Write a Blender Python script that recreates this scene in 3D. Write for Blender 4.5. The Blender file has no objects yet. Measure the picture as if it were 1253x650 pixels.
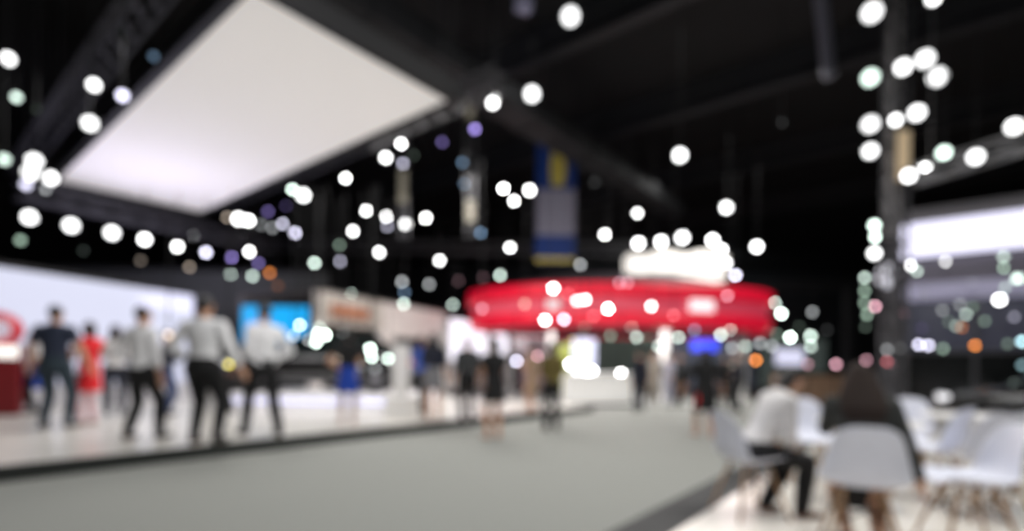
import bpy, bmesh, math, random
from mathutils import Vector, Matrix
random.seed(7)
C = bpy.context.scene.collection
PI = math.pi

# ------------------------------------------------------------------ camera frame
FPX, CX, HY, EYE = 630.0, 626.5, 448.0, 1.15
ROLL = 0.0131
ca, sa = math.cos(ROLL), math.sin(ROLL)

def P(px, py, Y):
    """the place at depth Y seen at a pixel of the photograph"""
    cx = (px - CX) / FPX; cy = (HY - py) / FPX
    return Vector((Y * (cx * ca - cy * sa), Y, EYE + Y * (cy * ca + cx * sa)))

def ground(px, py, z=0.0):
    cx = (px - CX) / FPX; cy = (HY - py) / FPX
    k = cy * ca + cx * sa
    return P(px, py, (z - EYE) / k)

AX = Vector((0.629, 0.777, 0)).normalized()      # along the aisle
BX = Vector((-0.777, 0.629, 0)).normalized()     # across it
def UV(u, v, z=0.0):
    q = AX * u + BX * v
    return Vector((q.x, q.y, z))
ANG_A = math.atan2(AX.y, AX.x)

# ------------------------------------------------------------------ materials
def lin(c):
    return tuple(((x / 255) / 12.92 if x / 255 <= 0.04045 else (((x / 255) + 0.055) / 1.055) ** 2.4) for x in c)

_m = {}
def mat(name, rgb, rough=0.6, metal=0.0, emit=0.0, noise=0.0, scale=20.0, bump=0.0, trans=0.0, coat=0.0, erg=None):
    if name in _m: return _m[name]
    m = bpy.data.materials.new(name); m.use_nodes = True
    nt = m.node_tree; b = nt.nodes['Principled BSDF']
    col = (*lin(rgb), 1)
    b.inputs['Base Color'].default_value = col
    b.inputs['Roughness'].default_value = rough
    b.inputs['Metallic'].default_value = metal
    if coat: b.inputs['Coat Weight'].default_value = coat
    if trans: b.inputs['Transmission Weight'].default_value = trans
    if emit:
        b.inputs['Emission Color'].default_value = (*lin(erg or rgb), 1)
        b.inputs['Emission Strength'].default_value = emit
    if noise or bump:
        tc = nt.nodes.new('ShaderNodeTexCoord'); n = nt.nodes.new('ShaderNodeTexNoise')
        n.inputs['Scale'].default_value = scale; n.inputs['Detail'].default_value = 4
        nt.links.new(tc.outputs['Object'], n.inputs['Vector'])
        if noise:
            r = nt.nodes.new('ShaderNodeValToRGB')
            r.color_ramp.elements[0].position = 0.3; r.color_ramp.elements[1].position = 0.7
            r.color_ramp.elements[0].color = (*[x * (1 - noise) for x in col[:3]], 1)
            r.color_ramp.elements[1].color = (*[min(1, x * (1 + noise)) for x in col[:3]], 1)
            nt.links.new(n.outputs['Fac'], r.inputs['Fac']); nt.links.new(r.outputs['Color'], b.inputs['Base Color'])
        if bump:
            bp = nt.nodes.new('ShaderNodeBump'); bp.inputs['Strength'].default_value = bump; bp.inputs['Distance'].default_value = 0.01
            nt.links.new(n.outputs['Fac'], bp.inputs['Height']); nt.links.new(bp.outputs['Normal'], b.inputs['Normal'])
    _m[name] = m
    return m

BLACK = mat('black metal', (22, 22, 24), 0.55, 0.3, noise=.15)
DARK = mat('dark grey steel', (74, 74, 78), 0.5, 0.3, noise=.1)
MIDST = mat('bare aluminium truss', (150, 150, 152), 0.4, 0.6, noise=.08)
WHITE = mat('white laminate', (235, 234, 232), 0.35, noise=.02)
WHITEPL = mat('white moulded plastic', (218, 221, 234), 0.4, noise=.02)
WOOD = mat('pale beech', (176, 140, 104), 0.5, noise=.2, scale=30)
CHROME = mat('chrome', (200, 200, 205), 0.15, 1.0, noise=.03)

# ------------------------------------------------------------------ object helpers
def tag(o, label=None, cat=None, group=None, kind=None):
    if label: o['label'] = label
    if cat: o['category'] = cat
    if group: o['group'] = group
    if kind: o['kind'] = kind
    return o

def obj(name, bm, m, parent=None, smooth=False, loc=None):
    me = bpy.data.meshes.new(name)
    bmesh.ops.recalc_face_normals(bm, faces=bm.faces)
    bm.to_mesh(me); bm.free()
    for x in (m if isinstance(m, (list, tuple)) else [m]): me.materials.append(x)
    if smooth:
        for p in me.polygons: p.use_smooth = True
    o = bpy.data.objects.new(name, me); C.objects.link(o)
    if parent: o.parent = parent
    if loc is not None: o.location = loc
    return o

def thing(name, label, cat, loc=(0, 0, 0), rotz=0, group=None):
    o = bpy.data.objects.new(name, None); C.objects.link(o)
    o.location = loc; o.rotation_euler = (0, 0, rotz); o.empty_display_size = .2
    return tag(o, label, cat, group)

def box(bm, c, s, rz=0, bev=0.0, mi=0):
    mtx = Matrix.Translation(Vector(c)) @ Matrix.Rotation(rz, 4, 'Z') @ Matrix.Diagonal((*s, 1))
    r = bmesh.ops.create_cube(bm, size=1, matrix=mtx)
    fs = set(f for v in r['verts'] for f in v.link_faces)
    for f in fs: f.material_index = mi
    if bev:
        es = list(set(e for v in r['verts'] for e in v.link_edges))
        bmesh.ops.bevel(bm, geom=es, offset=bev, segments=2, affect='EDGES', profile=.5)
    return bm

def nb(): return bmesh.new()

def tube(bm, p, q, r1, r2=None, seg=10, mi=0):
    p = Vector(p); q = Vector(q); d = q - p
    if d.length < 1e-6: return
    mt = Matrix.Translation((p + q) / 2) @ d.to_track_quat('Z', 'Y').to_matrix().to_4x4()
    r = bmesh.ops.create_cone(bm, cap_ends=True, segments=seg, radius1=r1, radius2=r1 if r2 is None else r2, depth=d.length, matrix=mt)
    for f in set(f for v in r['verts'] for f in v.link_faces): f.material_index = mi

def ball(bm, c, r, u=14, v=10, rot=None):
    if not isinstance(r, (tuple, list)): r = (r, r, r)
    mt = Matrix.Translation(Vector(c)) @ (rot.to_4x4() if rot else Matrix.Identity(4)) @ Matrix.Diagonal((*r, 1))
    bmesh.ops.create_uvsphere(bm, u_segments=u, v_segments=v, radius=1, matrix=mt)

def cap(bm, p, r1, q, r2, seg=12):
    tube(bm, p, q, r1, r2, seg); ball(bm, p, r1, 12, 8); ball(bm, q, r2, 12, 8)

def loft(bm, rings, seg=20, mi=0, close=False):
    """rings: (centre, rx, ry, xdir, ydir) -> a closed skin"""
    L = []
    for c, rx, ry, xd, yd in rings:
        L.append([bm.verts.new(Vector(c) + xd * (rx * math.cos(2 * PI * k / seg)) + yd * (ry * math.sin(2 * PI * k / seg))) for k in range(seg)])
    for a, b in zip(L, L[1:]):
        for k in range(seg):
            f = bm.faces.new((a[k], a[(k + 1) % seg], b[(k + 1) % seg], b[k])); f.material_index = mi
    for e in (L[0], L[-1]):
        f = bm.faces.new(e); f.material_index = mi

def lathe(bm, prof, seg=64, mi=0, c=(0, 0, 0)):
    c = Vector(c); L = []
    for r, z in prof:
        L.append([bm.verts.new(c + Vector((r * math.cos(2 * PI * k / seg), r * math.sin(2 * PI * k / seg), z))) for k in range(seg)])
    for a, b in zip(L, L[1:]):
        for k in range(seg):
            f = bm.faces.new((a[k], a[(k + 1) % seg], b[(k + 1) % seg], b[k])); f.material_index = mi

def prism(bm, pts, z0, z1, mi=0):
    a = [bm.verts.new((x, y, z0)) for x, y in pts]; b = [bm.verts.new((x, y, z1)) for x, y in pts]
    n = len(pts); fs = [bm.faces.new(a), bm.faces.new(b)]
    for k in range(n): fs.append(bm.faces.new((a[k], a[(k + 1) % n], b[(k + 1) % n], b[k])))
    for f in fs: f.material_index = mi

def uvbox(bm, u0, u1, v0, v1, z0, z1):
    prism(bm, [tuple(UV(u, v))[:2] for u, v in ((u0, v0), (u1, v0), (u1, v1), (u0, v1))], z0, z1)

def truss_bm(p, q, w=0.3, r=0.025, n=None):
    bm = nb(); p = Vector(p); q = Vector(q); d = q - p; L = d.length; d.normalize()
    up = Vector((0, 0, 1)) if abs(d.z) < .9 else Vector((0, 1, 0))
    s = d.cross(up).normalized(); t = s.cross(d).normalized()
    cs = [s * (w / 2 * i) + t * (w / 2 * j) for i, j in ((-1, -1), (1, -1), (1, 1), (-1, 1))]
    for c in cs: tube(bm, p + c, q + c, r, seg=6)
    n = n or max(2, int(L / (w * 1.6)))
    for k in range(n):
        for f in range(4):
            a = p + d * (L * k / n) + cs[f]; b = p + d * (L * (k + 1) / n) + cs[(f + 1) % 4]
            tube(bm, a, b, r * .6, seg=5)
    return bm

def truss(p, q, w, r, m, label):
    o = tag(obj('lighting_truss', truss_bm(p, q, w, r), m), label, 'truss')
    p = Vector(p); q = Vector(q)
    for t in (.12, .88):
        a = p.lerp(q, t); bm = nb(); tube(bm, a, (a.x, a.y, 10.98), .012, seg=6); obj('hanging_cable', bm, m, o)
    return o

# ------------------------------------------------------------------ setting
tag(obj('floor', box(nb(), (5, 22, -.06), (70, 64, .1)), mat('hall floor concrete', (120, 120, 118), .6, noise=.1, scale=3)), kind='structure')
CEIL = 11.0
tag(obj('ceiling', box(nb(), (5, 22, CEIL + .15), (70, 64, .3)), mat('black ceiling', (18, 18, 20), .9, noise=.2, scale=2)), kind='structure')
WALLM = mat('dark hall wall', (52, 54, 58), .8, noise=.12, scale=1.5)
tag(obj('wall_back', box(nb(), (5, 52, 5.5), (70, .3, 11.1)), WALLM), kind='structure')
tag(obj('wall_left', box(nb(), (-28, 22, 5.5), (.3, 64, 11.1)), WALLM), kind='structure')
tag(obj('wall_right', box(nb(), (38, 22, 5.5), (.3, 64, 11.1)), WALLM), kind='structure')
tag(obj('wall_rear', box(nb(), (5, -9, 5.5), (70, .3, 11.1)), WALLM), kind='structure')

BEAM = mat('dark painted roof steel', (40, 41, 45), .7, .1, noise=.1)
n = 0
for u, v0, v1, w, z in ((12.1, -18, 24, .35, 10.0), (17.7, -22, 24, .4, 10.0), (24.5, -22, 26, .45, 10.0), (32, -20, 26, .5, 10.0)):
    n += 1
    bm = nb(); uvbox(bm, u - w / 2, u + w / 2, v0, v1, z, z + .12); uvbox(bm, u - .05, u + .05, v0, v1, z + .12, z + .6); uvbox(bm, u - w / 2, u + w / 2, v0, v1, z + .6, CEIL)
    tag(obj('trim_%d' % n, bm, BEAM), kind='structure')
bm = nb()
L = UV(3, 9.0, 8.3); R = UV(23.5, 9.0, 8.3)
prof = [(-.55, -.35), (.55, -.35), (.55, .35), (-.55, .35)]
uvbox(bm, 3, 22.6, 8.5, 9.4, 8.0, 8.6)
for k in range(14): uvbox(bm, 3.2 + k * 1.42, 3.3 + k * 1.42, 8.45, 9.45, 7.95, 8.65)
for k in range(7): tube(bm, UV(4 + k * 3, 8.95, 8.6), UV(4 + k * 3, 8.95, CEIL), .025, seg=6)
tag(obj('ventilation_duct', bm, mat('dark duct sheet', (30, 31, 34), .7, .1, noise=.1)), 'long dark grey ventilation duct running diagonally under the black ceiling', 'duct')

# floor coverings
CARP = mat('grey needle felt carpet', (136, 138, 133), .95, noise=.05, scale=60, bump=.15)
bm = nb(); uvbox(bm, -8, 34, 1.72, 6.70, -.008, .002)
tag(obj('aisle_carpet', bm, CARP), 'wide plain grey carpet covering the aisle between platform and white floor', 'carpet')
bm = nb(); uvbox(bm, -8, 34, 1.375, 1.72, -.008, .004)
tag(obj('carpet_border', bm, mat('charcoal carpet', (70, 70, 70), .95, noise=.1, scale=60)), 'narrow charcoal carpet border strip between grey aisle and white floor', 'carpet')
bm = nb(); uvbox(bm, -2, 34, -11, 1.375, -.008, .003)
tag(obj('white_flooring', bm, mat('glossy white floor', (236, 232, 224), .22, noise=.03, scale=2)), 'glossy white floor under the white chairs and tables at lower right', 'flooring')

# platform on the left
PZ = 0.16
pt = thing('exhibition_platform', 'long low pale exhibition platform with a dark front edge along the aisle', 'platform', (0, 0, 0))
bm = nb(); uvbox(bm, -9, 11.6, 6.74, 20, .03, PZ)
obj('deck', bm, mat('pale grey satin deck', (206, 203, 196), .3, noise=.03, scale=2), pt)
bm = nb(); uvbox(bm, -9, 11.64, 6.70, 6.74, .004, PZ - .005); uvbox(bm, 11.6, 11.64, 6.74, 20, .004, PZ - .005)
tag(obj('edge_skirting', bm, mat('black green kick board', (34, 38, 36), .5), pt), 'dark kick board')

# ------------------------------------------------------------------ light ceiling
LZ = 6.15
lc = thing('light_ceiling', 'large white fabric light ceiling in a black frame hanging above the platform', 'light panel', UV(4.9, 12.9, LZ))
u0, u1, v0, v1 = 3.1, 6.75, 7.05, 18.9
def rel(bm, o):
    bmesh.ops.translate(bm, verts=bm.verts, vec=-Vector(o.location)); return bm
bm = nb(); uvbox(bm, u0, u1, v0, v1, LZ, LZ + .04)
obj('fabric_panel', rel(bm, lc), mat('backlit white fabric', (225, 222, 220), .8, emit=.30, erg=(255, 250, 244), noise=.02, scale=.6), lc)
bm = nb(); w = .16
uvbox(bm, u0 - w, u0, v0 - w, v1 + w, LZ - .06, LZ + .3); uvbox(bm, u1, u1 + w, v0 - w, v1 + w, LZ - .06, LZ + .3)
uvbox(bm, u0, u1, v0 - w, v0, LZ - .06, LZ + .3); uvbox(bm, u0, u1, v1, v1 + w, LZ - .06, LZ + .3)
obj('frame', rel(bm, lc), BLACK, lc)
for uu, vv in ((u0, v0), (u1, v0), (u0, v1), (u1, v1), (u0, 13), (u1, 13)):
    bm = nb(); tube(bm, UV(uu, vv, LZ + .3), UV(uu, vv, CEIL), .02, seg=6)
    obj('hanging_cable', rel(bm, lc), BLACK, lc)
truss(UV(2.45, 6, 6.5), UV(2.45, 20, 6.5), .35, .03, DARK, 'dark lighting truss alongside the left edge of the light ceiling')
truss(UV(7.4, 6.4, 6.6), UV(7.4, 19.6, 6.6), .35, .03, DARK, 'dark lighting truss alongside the right edge of the light ceiling')

# ------------------------------------------------------------------ left LED wall
def wallbox(bm, a, b, z0, z1, th, off=0.0):
    a = Vector((a[0], a[1], 0)); b = Vector((b[0], b[1], 0)); d = (b - a).normalized(); nrm = Vector((-d.y, d.x, 0))
    p = [a + nrm * off, b + nrm * off, b + nrm * (off + th), a + nrm * (off + th)]
    prism(bm, [(q.x, q.y) for q in p], z0, z1)
A1 = P(237, 362, 13.6); zt = A1.z
k1 = P(0, 327, 10); Y0 = (zt - EYE) / ((k1.z - EYE) / 10); A0 = P(0, 327, Y0)
d = (A0 - A1).normalized(); A0 = A0 + d * 2.2
lw = thing('video_wall', 'long glowing lavender white video wall behind the people at far left', 'screen', ((A0.x + A1.x) / 2, (A0.y + A1.y) / 2, PZ))
bm = nb(); wallbox(bm, A0, A1, .62, zt, .05, 0)
obj('screen_panel', rel(bm, lw), mat('lavender led screen', (120, 120, 128), .5, emit=.80, erg=(218, 222, 246)), lw)
bm = nb(); wallbox(bm, A0, A1, PZ, zt + .12, .25, .05)
obj('cabinet', rel(bm, lw), BLACK, lw)
bm = nb(); wallbox(bm, A0, A1, PZ, .62, .05, 0)
obj('lower_board', rel(bm, lw), mat('pale grey lower board', (188, 186, 190), .5, emit=.12, noise=.03), lw)

# dark booth back wall far left behind
bw = thing('booth_wall', 'tall dark grey booth wall behind the video wall and blue screen', 'wall panel', (P(240, 448, 17.5).x, 17.5, 0))
bm = nb(); a = P(-120, 448, 17.2); b = P(400, 448, 18.2); wallbox(bm, a, b, PZ, 4.3, .2)
obj('panel', rel(bm, bw), mat('charcoal booth board', (66, 68, 69), .7, noise=.08), bw)
bm = nb(); wallbox(bm, a, b, 4.3, 4.42, .3, -.05)
obj('top_rail', rel(bm, bw), BLACK, bw)

# blue screen on a stand
c = P(336, 420, 14.6); w0 = P(296, 420, 14.6).x; w1 = P(378, 420, 14.6).x
bs = thing('blue_screen', 'bright blue display screen behind the striding man in white shirt', 'screen', (c.x, c.y, PZ))
zb, ztp = P(336, 421, 14.6).z, P(336, 375, 14.6).z
obj('display', box(nb(), ((w0 + w1) / 2 - c.x, 0, (zb + ztp) / 2 - PZ), (w1 - w0, .04, ztp - zb)), mat('cyan blue display', (10, 60, 90), .3, emit=1.15, erg=(20, 165, 235)), bs)
obj('bezel', box(nb(), ((w0 + w1) / 2 - c.x, .05, (zb + ztp) / 2 - PZ), (w1 - w0 + .1, .06, ztp - zb + .1)), BLACK, bs)
bm = nb(); tube(bm, (0, .1, 0), (0, .1, ztp - PZ - .3), .05); box(bm, (0, .1, .02), (.9, .5, .04), bev=.01)
obj('stand', bm, BLACK, bs)
gl = obj('display_graphic', box(nb(), (P(316, 410, 14.6).x - c.x, -.03, P(316, 406, 14.6).z - PZ), (.55, .02, .55), bev=.0), mat('pale display patch', (120, 120, 140), .3, emit=.85, erg=(190, 190, 250)), bs)

# ------------------------------------------------------------------ beige booth in the middle
FA = Vector((-5.75, 15.1, 0)); FB = Vector((1.95, 31.4, 0)); FD = (FB - FA); FN = Vector((FD.y, -FD.x, 0)).normalized()
def F(t, off=0): q = FA + FD * t + FN * off; return (q.x, q.y)
def fpx(px):      # where the facade line is seen at pixel column px
    s = (px - CX) / FPX
    return (FA.x - s * FA.y) / (s * FD.y - FD.x)
bt = thing('exhibition_booth', 'long beige white open booth with a deep fascia behind the black car', 'booth', (FA.x, FA.y, 0))
def fas(t0, t1, z0, z1, th, off, m, name, lab=None):
    bm = nb(); wallbox(bm, F(t0, off), F(t1, off), z0, z1, th)
    o = obj(name, rel(bm, bt), m, bt)
    if lab: o['label'] = lab
    return o
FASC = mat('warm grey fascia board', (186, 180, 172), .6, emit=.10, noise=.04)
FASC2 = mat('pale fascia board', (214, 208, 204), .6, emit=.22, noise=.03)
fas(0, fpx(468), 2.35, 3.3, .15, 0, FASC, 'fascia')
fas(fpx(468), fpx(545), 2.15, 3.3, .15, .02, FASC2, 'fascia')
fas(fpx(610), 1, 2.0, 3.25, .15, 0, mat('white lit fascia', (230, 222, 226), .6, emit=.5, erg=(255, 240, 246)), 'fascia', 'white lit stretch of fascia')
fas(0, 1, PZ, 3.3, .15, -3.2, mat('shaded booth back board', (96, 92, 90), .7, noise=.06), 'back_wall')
for px in (388, 470, 476, 545, 612, 650):
    t = fpx(px); q = F(t, -.08)
    bm = nb(); box(bm, (q[0], q[1], 1.2 + PZ / 2), (.3, .3, 2.4 - PZ), math.atan2(FD.y, FD.x), .01)
    obj('post', rel(bm, bt), FASC2, bt)
bm = nb(); wallbox(bm, F(0, -3.1), F(1, -3.1), 3.3, 3.38, -3.1)
obj('roof', rel(bm, bt), mat('dark booth roof', (60, 58, 58), .8), bt)
fas(fpx(400), fpx(446), 2.6, 2.95, .03, .17, mat('faded orange sign board', (168, 112, 84), .6, emit=.12), 'sign_board', 'dull orange sign board')

q0, q1 = F(fpx(540), .45), F(fpx(612), .45)
sc = thing('white_screen', 'glowing white screen wall at the end of the beige booth', 'screen', (q0[0], q0[1], 0))
bm = nb(); wallbox(bm, q0, q1, 1.35, 3.05, .05)
obj('screen_panel', rel(bm, sc), mat('white led screen', (140, 140, 145), .5, emit=1.5, erg=(246, 242, 255)), sc)
bm = nb(); wallbox(bm, F(fpx(541), .35), F(fpx(611), .35), PZ, 3.0, .1)
obj('cabinet', rel(bm, sc), WHITE, sc)

# white plinth carrying the car
pl = thing('display_plinth', 'white rectangular display plinth carrying the black car', 'plinth', (P(400, 500, 11.9).x, 12.6, PZ))
x0 = P(268, 500, 11.2).x; x1 = P(522, 500, 11.2).x
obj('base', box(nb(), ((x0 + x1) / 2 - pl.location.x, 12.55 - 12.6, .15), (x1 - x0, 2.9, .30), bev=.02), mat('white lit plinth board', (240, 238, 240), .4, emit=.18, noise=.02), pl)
obj('light_strip', box(nb(), ((x0 + x1) / 2 - pl.location.x, 11.09 - 12.6, .17), (x1 - x0 - .1, .02, .09)), mat('lavender strip', (200, 200, 230), .4, emit=.9, erg=(214, 216, 255)), pl)

q = P(490, 480, 10.7)
tp = thing('white_totem', 'slim white standing totem beside the right end of the car plinth', 'totem', (q.x, 10.75, PZ))
obj('column', box(nb(), (0, 0, .72), (.32, .18, 1.36), bev=.02), WHITE, tp)
obj('foot', box(nb(), (0, 0, .025), (.5, .34, .05), bev=.01), WHITE, tp)
q = P(503, 490, 10.2)
ct = thing('low_counter', 'low white counter block in front of the white totem', 'counter', (q.x - .1, 9.85, PZ), .1)
obj('body', box(nb(), (0, 0, .17), (.62, .5, .34), bev=.02), WHITE, ct)
obj('worktop', box(nb(), (0, 0, .36), (.68, .56, .04), bev=.01), WHITE, ct)

# ------------------------------------------------------------------ car
PAINT = mat('gloss black car paint', (16, 16, 18), .25, .2, coat=.6)
GLASS = mat('tinted car glass', (26, 34, 34), .08, .1, coat=.5)
TYRE = mat('tyre rubber', (18, 18, 18), .8)
RIM = mat('alloy rim', (150, 150, 155), .3, .9)
HEADL = mat('car headlamp glass', (240, 240, 245), .1, emit=1.0)
TAILL = mat('red tail lamp', (170, 20, 20), .2, emit=.4)
def car(label, loc, rz, group=None, z=0):
    t = thing('car', label, 'car', (loc[0], loc[1], z), rz, group)
    X = Vector((0, 1, 0)); Zv = Vector((0, 0, 1))
    st = [(-2.18, .52, .70, .55), (-2.12, .40, .86, .72), (-1.7, .26, .95, .82), (-.9, .22, .97, .86), (.3, .22, .95, .87), (1.2, .24, .90, .86), (1.8, .30, .80, .80), (2.12, .38, .70, .68), (2.2, .48, .62, .5)]
    bm = nb(); Ls = []
    for x, zb, zt, hw in st:
        ring = []
        for y, zz in ((-hw * .9, zb), (-hw, zb + (zt - zb) * .35), (-hw * .98, zb + (zt - zb) * .8), (-hw * .86, zt), (0, zt + .03), (hw * .86, zt), (hw * .98, zb + (zt - zb) * .8), (hw, zb + (zt - zb) * .35), (hw * .9, zb), (0, zb)):
            ring.append(bm.verts.new((x, y, zz)))
        Ls.append(ring)
    m_ = len(Ls[0])
    for a_, b_ in zip(Ls, Ls[1:]):
        for k in range(m_): bm.faces.new((a_[k], a_[(k + 1) % m_], b_[(k + 1) % m_], b_[k]))
    bm.faces.new(Ls[0]); bm.faces.new(Ls[-1])
    o = obj('body', bm, PAINT, t, True); s = o.modifiers.new('s', 'SUBSURF'); s.levels = s.render_levels = 1
    gs = [(-1.95, .90, .66, .62), (-1.25, .90, 1.36, .70), (-.4, .90, 1.44, .72), (.35, .90, 1.40, .72), (1.22, .88, .93, .68)]
    bm = nb(); Ls = []
    for x, zb, zt, hw in gs:
        zt = max(zt, zb + .02)
        Ls.append([bm.verts.new(v) for v in ((x, -hw, zb), (x, -hw * .80, zt), (x, hw * .80, zt), (x, hw, zb))])
    for a_, b_ in zip(Ls, Ls[1:]):
        for k in range(4): bm.faces.new((a_[k], a_[(k + 1) % 4], b_[(k + 1) % 4], b_[k]))
    bm.faces.new(Ls[0]); bm.faces.new(Ls[-1])
    obj('windows', bm, GLASS, t)
    bm = nb(); Ls = []
    for x, zt, hw in ((-1.3, 1.37, .56), (-.4, 1.455, .585), (.38, 1.415, .585)):
        Ls.append([bm.verts.new((x, y * hw, zt + dz)) for y, dz in ((-1, -.03), (-.6, .015), (.6, .015), (1, -.03), (1, -.06), (-1, -.06))])
    for a_, b_ in zip(Ls, Ls[1:]):
        for k in range(6): bm.faces.new((a_[k], a_[(k + 1) % 6], b_[(k + 1) % 6], b_[k]))
    bm.faces.new(Ls[0]); bm.faces.new(Ls[-1])
    obj('roof', bm, PAINT, t)
    for x in (-1.32, 1.36):
        for s_ in (-1, 1):
            bm = nb(); tube(bm, (x, s_ * .66, .325), (x, s_ * .87, .325), .325, seg=28)
            w_ = obj('wheel', bm, TYRE, t)
            bm = nb(); tube(bm, (x, s_ * .86, .325), (x, s_ * .885, .325), .20, .18, 24)
            for k in range(5):
                an = k * 2 * PI / 5; tube(bm, (x, s_ * .885, .325), (x + .19 * math.cos(an), s_ * .89, .325 + .19 * math.sin(an)), .03, .02, 6)
            obj('rim', bm, RIM, w_)
    for s_ in (-1, 1):
        bm = nb(); ball(bm, (2.02, s_ * .55, .66), (.14, .16, .07)); obj('headlamp', bm, HEADL, t, True)
        bm = nb(); ball(bm, (-2.08, s_ * .60, .74), (.07, .14, .06)); obj('tail_lamp', bm, TAILL, t, True)
        bm = nb(); ball(bm, (.85, s_ * .98, 1.0), (.08, .12, .07)); tube(bm, (.85, s_ * .85, .95), (.85, s_ * .95, .98), .02); obj('mirror', bm, PAINT, t, True)
    bm = nb(); box(bm, (2.17, 0, .5), (.06, .9, .16), bev=.02); obj('grille', bm, CHROME, t)
    return t
car('gloss black car parked side on upon the white plinth', (P(396, 450, 12.6).x, 12.75), PI + .12, z=PZ + .30)
car('gloss black car parked in front of the white lit sign booth', (10.0, 8.75), math.atan2(-.629, .777) + PI, z=.003)

# ------------------------------------------------------------------ red ring canopy
RCY = 20.7; RR = 5.95; EY = .58
RC = Vector((P(755, 448, RCY).x, RCY, 0))
def ell(bm): bmesh.ops.scale(bm, vec=(1, EY, 1), verts=bm.verts); return bm
rc = thing('ring_canopy', 'huge round red ring canopy on white columns in the middle distance', 'canopy', RC)
RED = mat('lit red fascia', (196, 18, 44), .35, emit=.54, erg=(222, 10, 50), noise=.03)
PINK = mat('paler red fascia band', (196, 84, 96), .4, emit=.5, erg=(205, 60, 88))
def zr(y): return P(755, y, RCY - RR * EY).z
zA, zB, zC, zD = zr(345), zr(363), zr(381), zr(399)
bm = nb(); lathe(bm, [(RR - .25, zA + .02), (RR + .05, zA), (RR + .1, zB), (RR - .2, zB + .01)], 96); tag(obj('upper_band', ell(bm), RED, rc, True), 'bright red upper band')
bm = nb(); lathe(bm, [(RR - .12, zB), (RR - .12, zC)], 96); tag(obj('middle_band', ell(bm), PINK, rc, True), 'paler recessed middle band')
bm = nb(); lathe(bm, [(RR - .2, zC), (RR + .06, zC), (RR - .06, zD), (RR - .4, zD)], 96); tag(obj('lower_band', ell(bm), RED, rc, True), 'bright red lower band')
bm = nb(); lathe(bm, [(.01, zD + .12), (RR - .3, zD + .08), (RR - .3, zD + .16), (.01, zD + .2)], 64); obj('soffit', ell(bm), mat('dark soffit board', (70, 66, 72), .6), rc, True)
zc0, zc1 = P(820, 333, 19.3).z, P(820, 312, 19.3).z
bm = nb(); lathe(bm, [(RR - .2, zA - .05), (4.2, zA + .35), (3.0, zc0 - .15), (.01, zc0 - .1)], 64); obj('roof', ell(bm), mat('dark plum roof membrane', (66, 52, 60), .7, noise=.06), rc, True)
bm = nb()
for k in range(8):
    an = k * PI / 4 + .2; x, y = (RR - .75) * math.cos(an), (RR - .75) * EY * math.sin(an)
    bm2 = nb(); tube(bm2, (x, y, .003), (x, y, zD + .1), .12, seg=20); tube(bm2, (x, y, .003), (x, y, .1), .2, .16, 20)
    obj('column', bm2, WHITE, rc, True)
bm.free()
# oval white plaques on the ring
for px, wpx, e in ((858, 34, 1.0), (676, 16, .25)):
    s = (px - CX) / FPX; # hit the front of the ring
    best = min((abs((RC.x + (RR + .02) * math.cos(t)) / (RC.y + (RR + .02) * EY * math.sin(t)) - s), t) for t in [PI + k * PI / 400 for k in range(400)])[1]
    x, y = (RR + .02) * math.cos(best), (RR + .02) * EY * math.sin(best)
    bm = nb(); box(bm, (x, y, (zB + zC) / 2), (wpx / FPX * 17, .08, .40), math.atan2(EY * math.cos(best), -math.sin(best)), .03)
    tag(obj('plaque', bm, mat('plaque %d' % px, (220, 210, 214), .4, emit=e, erg=(255, 236, 240)), rc), 'rounded pale plaque on the band')
# crown
cq = P(828, 333, 20.4)
cr = thing('crown_sign', 'white lit crown shaped drum standing on top of the red canopy roof', 'sign', (cq.x, 20.6, zc0 - .05))
bm = nb(); n = 72; Ls = [[], [], []]
CRR = 2.0
for k in range(n):
    an = 2 * PI * k / n; h = .72 + .18 * abs(math.sin(an * 4)); 
    Ls[0].append(bm.verts.new((CRR * math.cos(an), CRR * .62 * math.sin(an), 0)))
    Ls[1].append(bm.verts.new((CRR * 1.03 * math.cos(an), CRR * .64 * math.sin(an), h)))
    Ls[2].append(bm.verts.new((CRR * .96 * math.cos(an), CRR * .6 * math.sin(an), h)))
for a_, b_ in zip(Ls, Ls[1:]):
    for k in range(n): bm.faces.new((a_[k], a_[(k + 1) % n], b_[(k + 1) % n], b_[k]))
obj('drum', bm, mat('white lit crown skin', (240, 236, 230), .5, emit=1.15, erg=(255, 248, 240)), cr, True)
bm = nb(); lathe(bm, [(CRR + .05, -.06), (CRR + .12, 0), (CRR + .05, .06)], 64); bmesh.ops.scale(bm, vec=(1, .63, 1), verts=bm.verts); obj('rim', bm, WHITE, cr, True)

# white counter and small panels under the canopy
q = ground(733, 500)
ct = thing('reception_counter', 'long white reception counter under the left side of the red canopy', 'counter', (q.x + .3, q.y + 1.3, 0), .1)
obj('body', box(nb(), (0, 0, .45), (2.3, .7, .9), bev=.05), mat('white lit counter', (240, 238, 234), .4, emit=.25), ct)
obj('worktop', box(nb(), (0, -.02, .93), (2.4, .8, .06), bev=.02), WHITE, ct)
obj('kick_plate', box(nb(), (0, -.02, .04), (2.2, .7, .07)), BLACK, ct)
q = ground(724, 492); 
rb = thing('banner_stand', 'pale lavender roll up banner stand behind the white reception counter', 'banner', (q.x, q.y + 2, 0), 0)
obj('banner_sheet', box(nb(), (0, 0, 1.15), (.85, .02, 2.1)), mat('lavender print', (200, 204, 232), .5, emit=.45, erg=(215, 220, 250)), rb)
obj('base', box(nb(), (0, 0, .04), (.9, .22, .08), bev=.02), CHROME, rb)
bm = nb(); tube(bm, (0, .05, .08), (0, .05, 2.2), .015); obj('pole', bm, CHROME, rb)
q = ground(704, 492)
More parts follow.
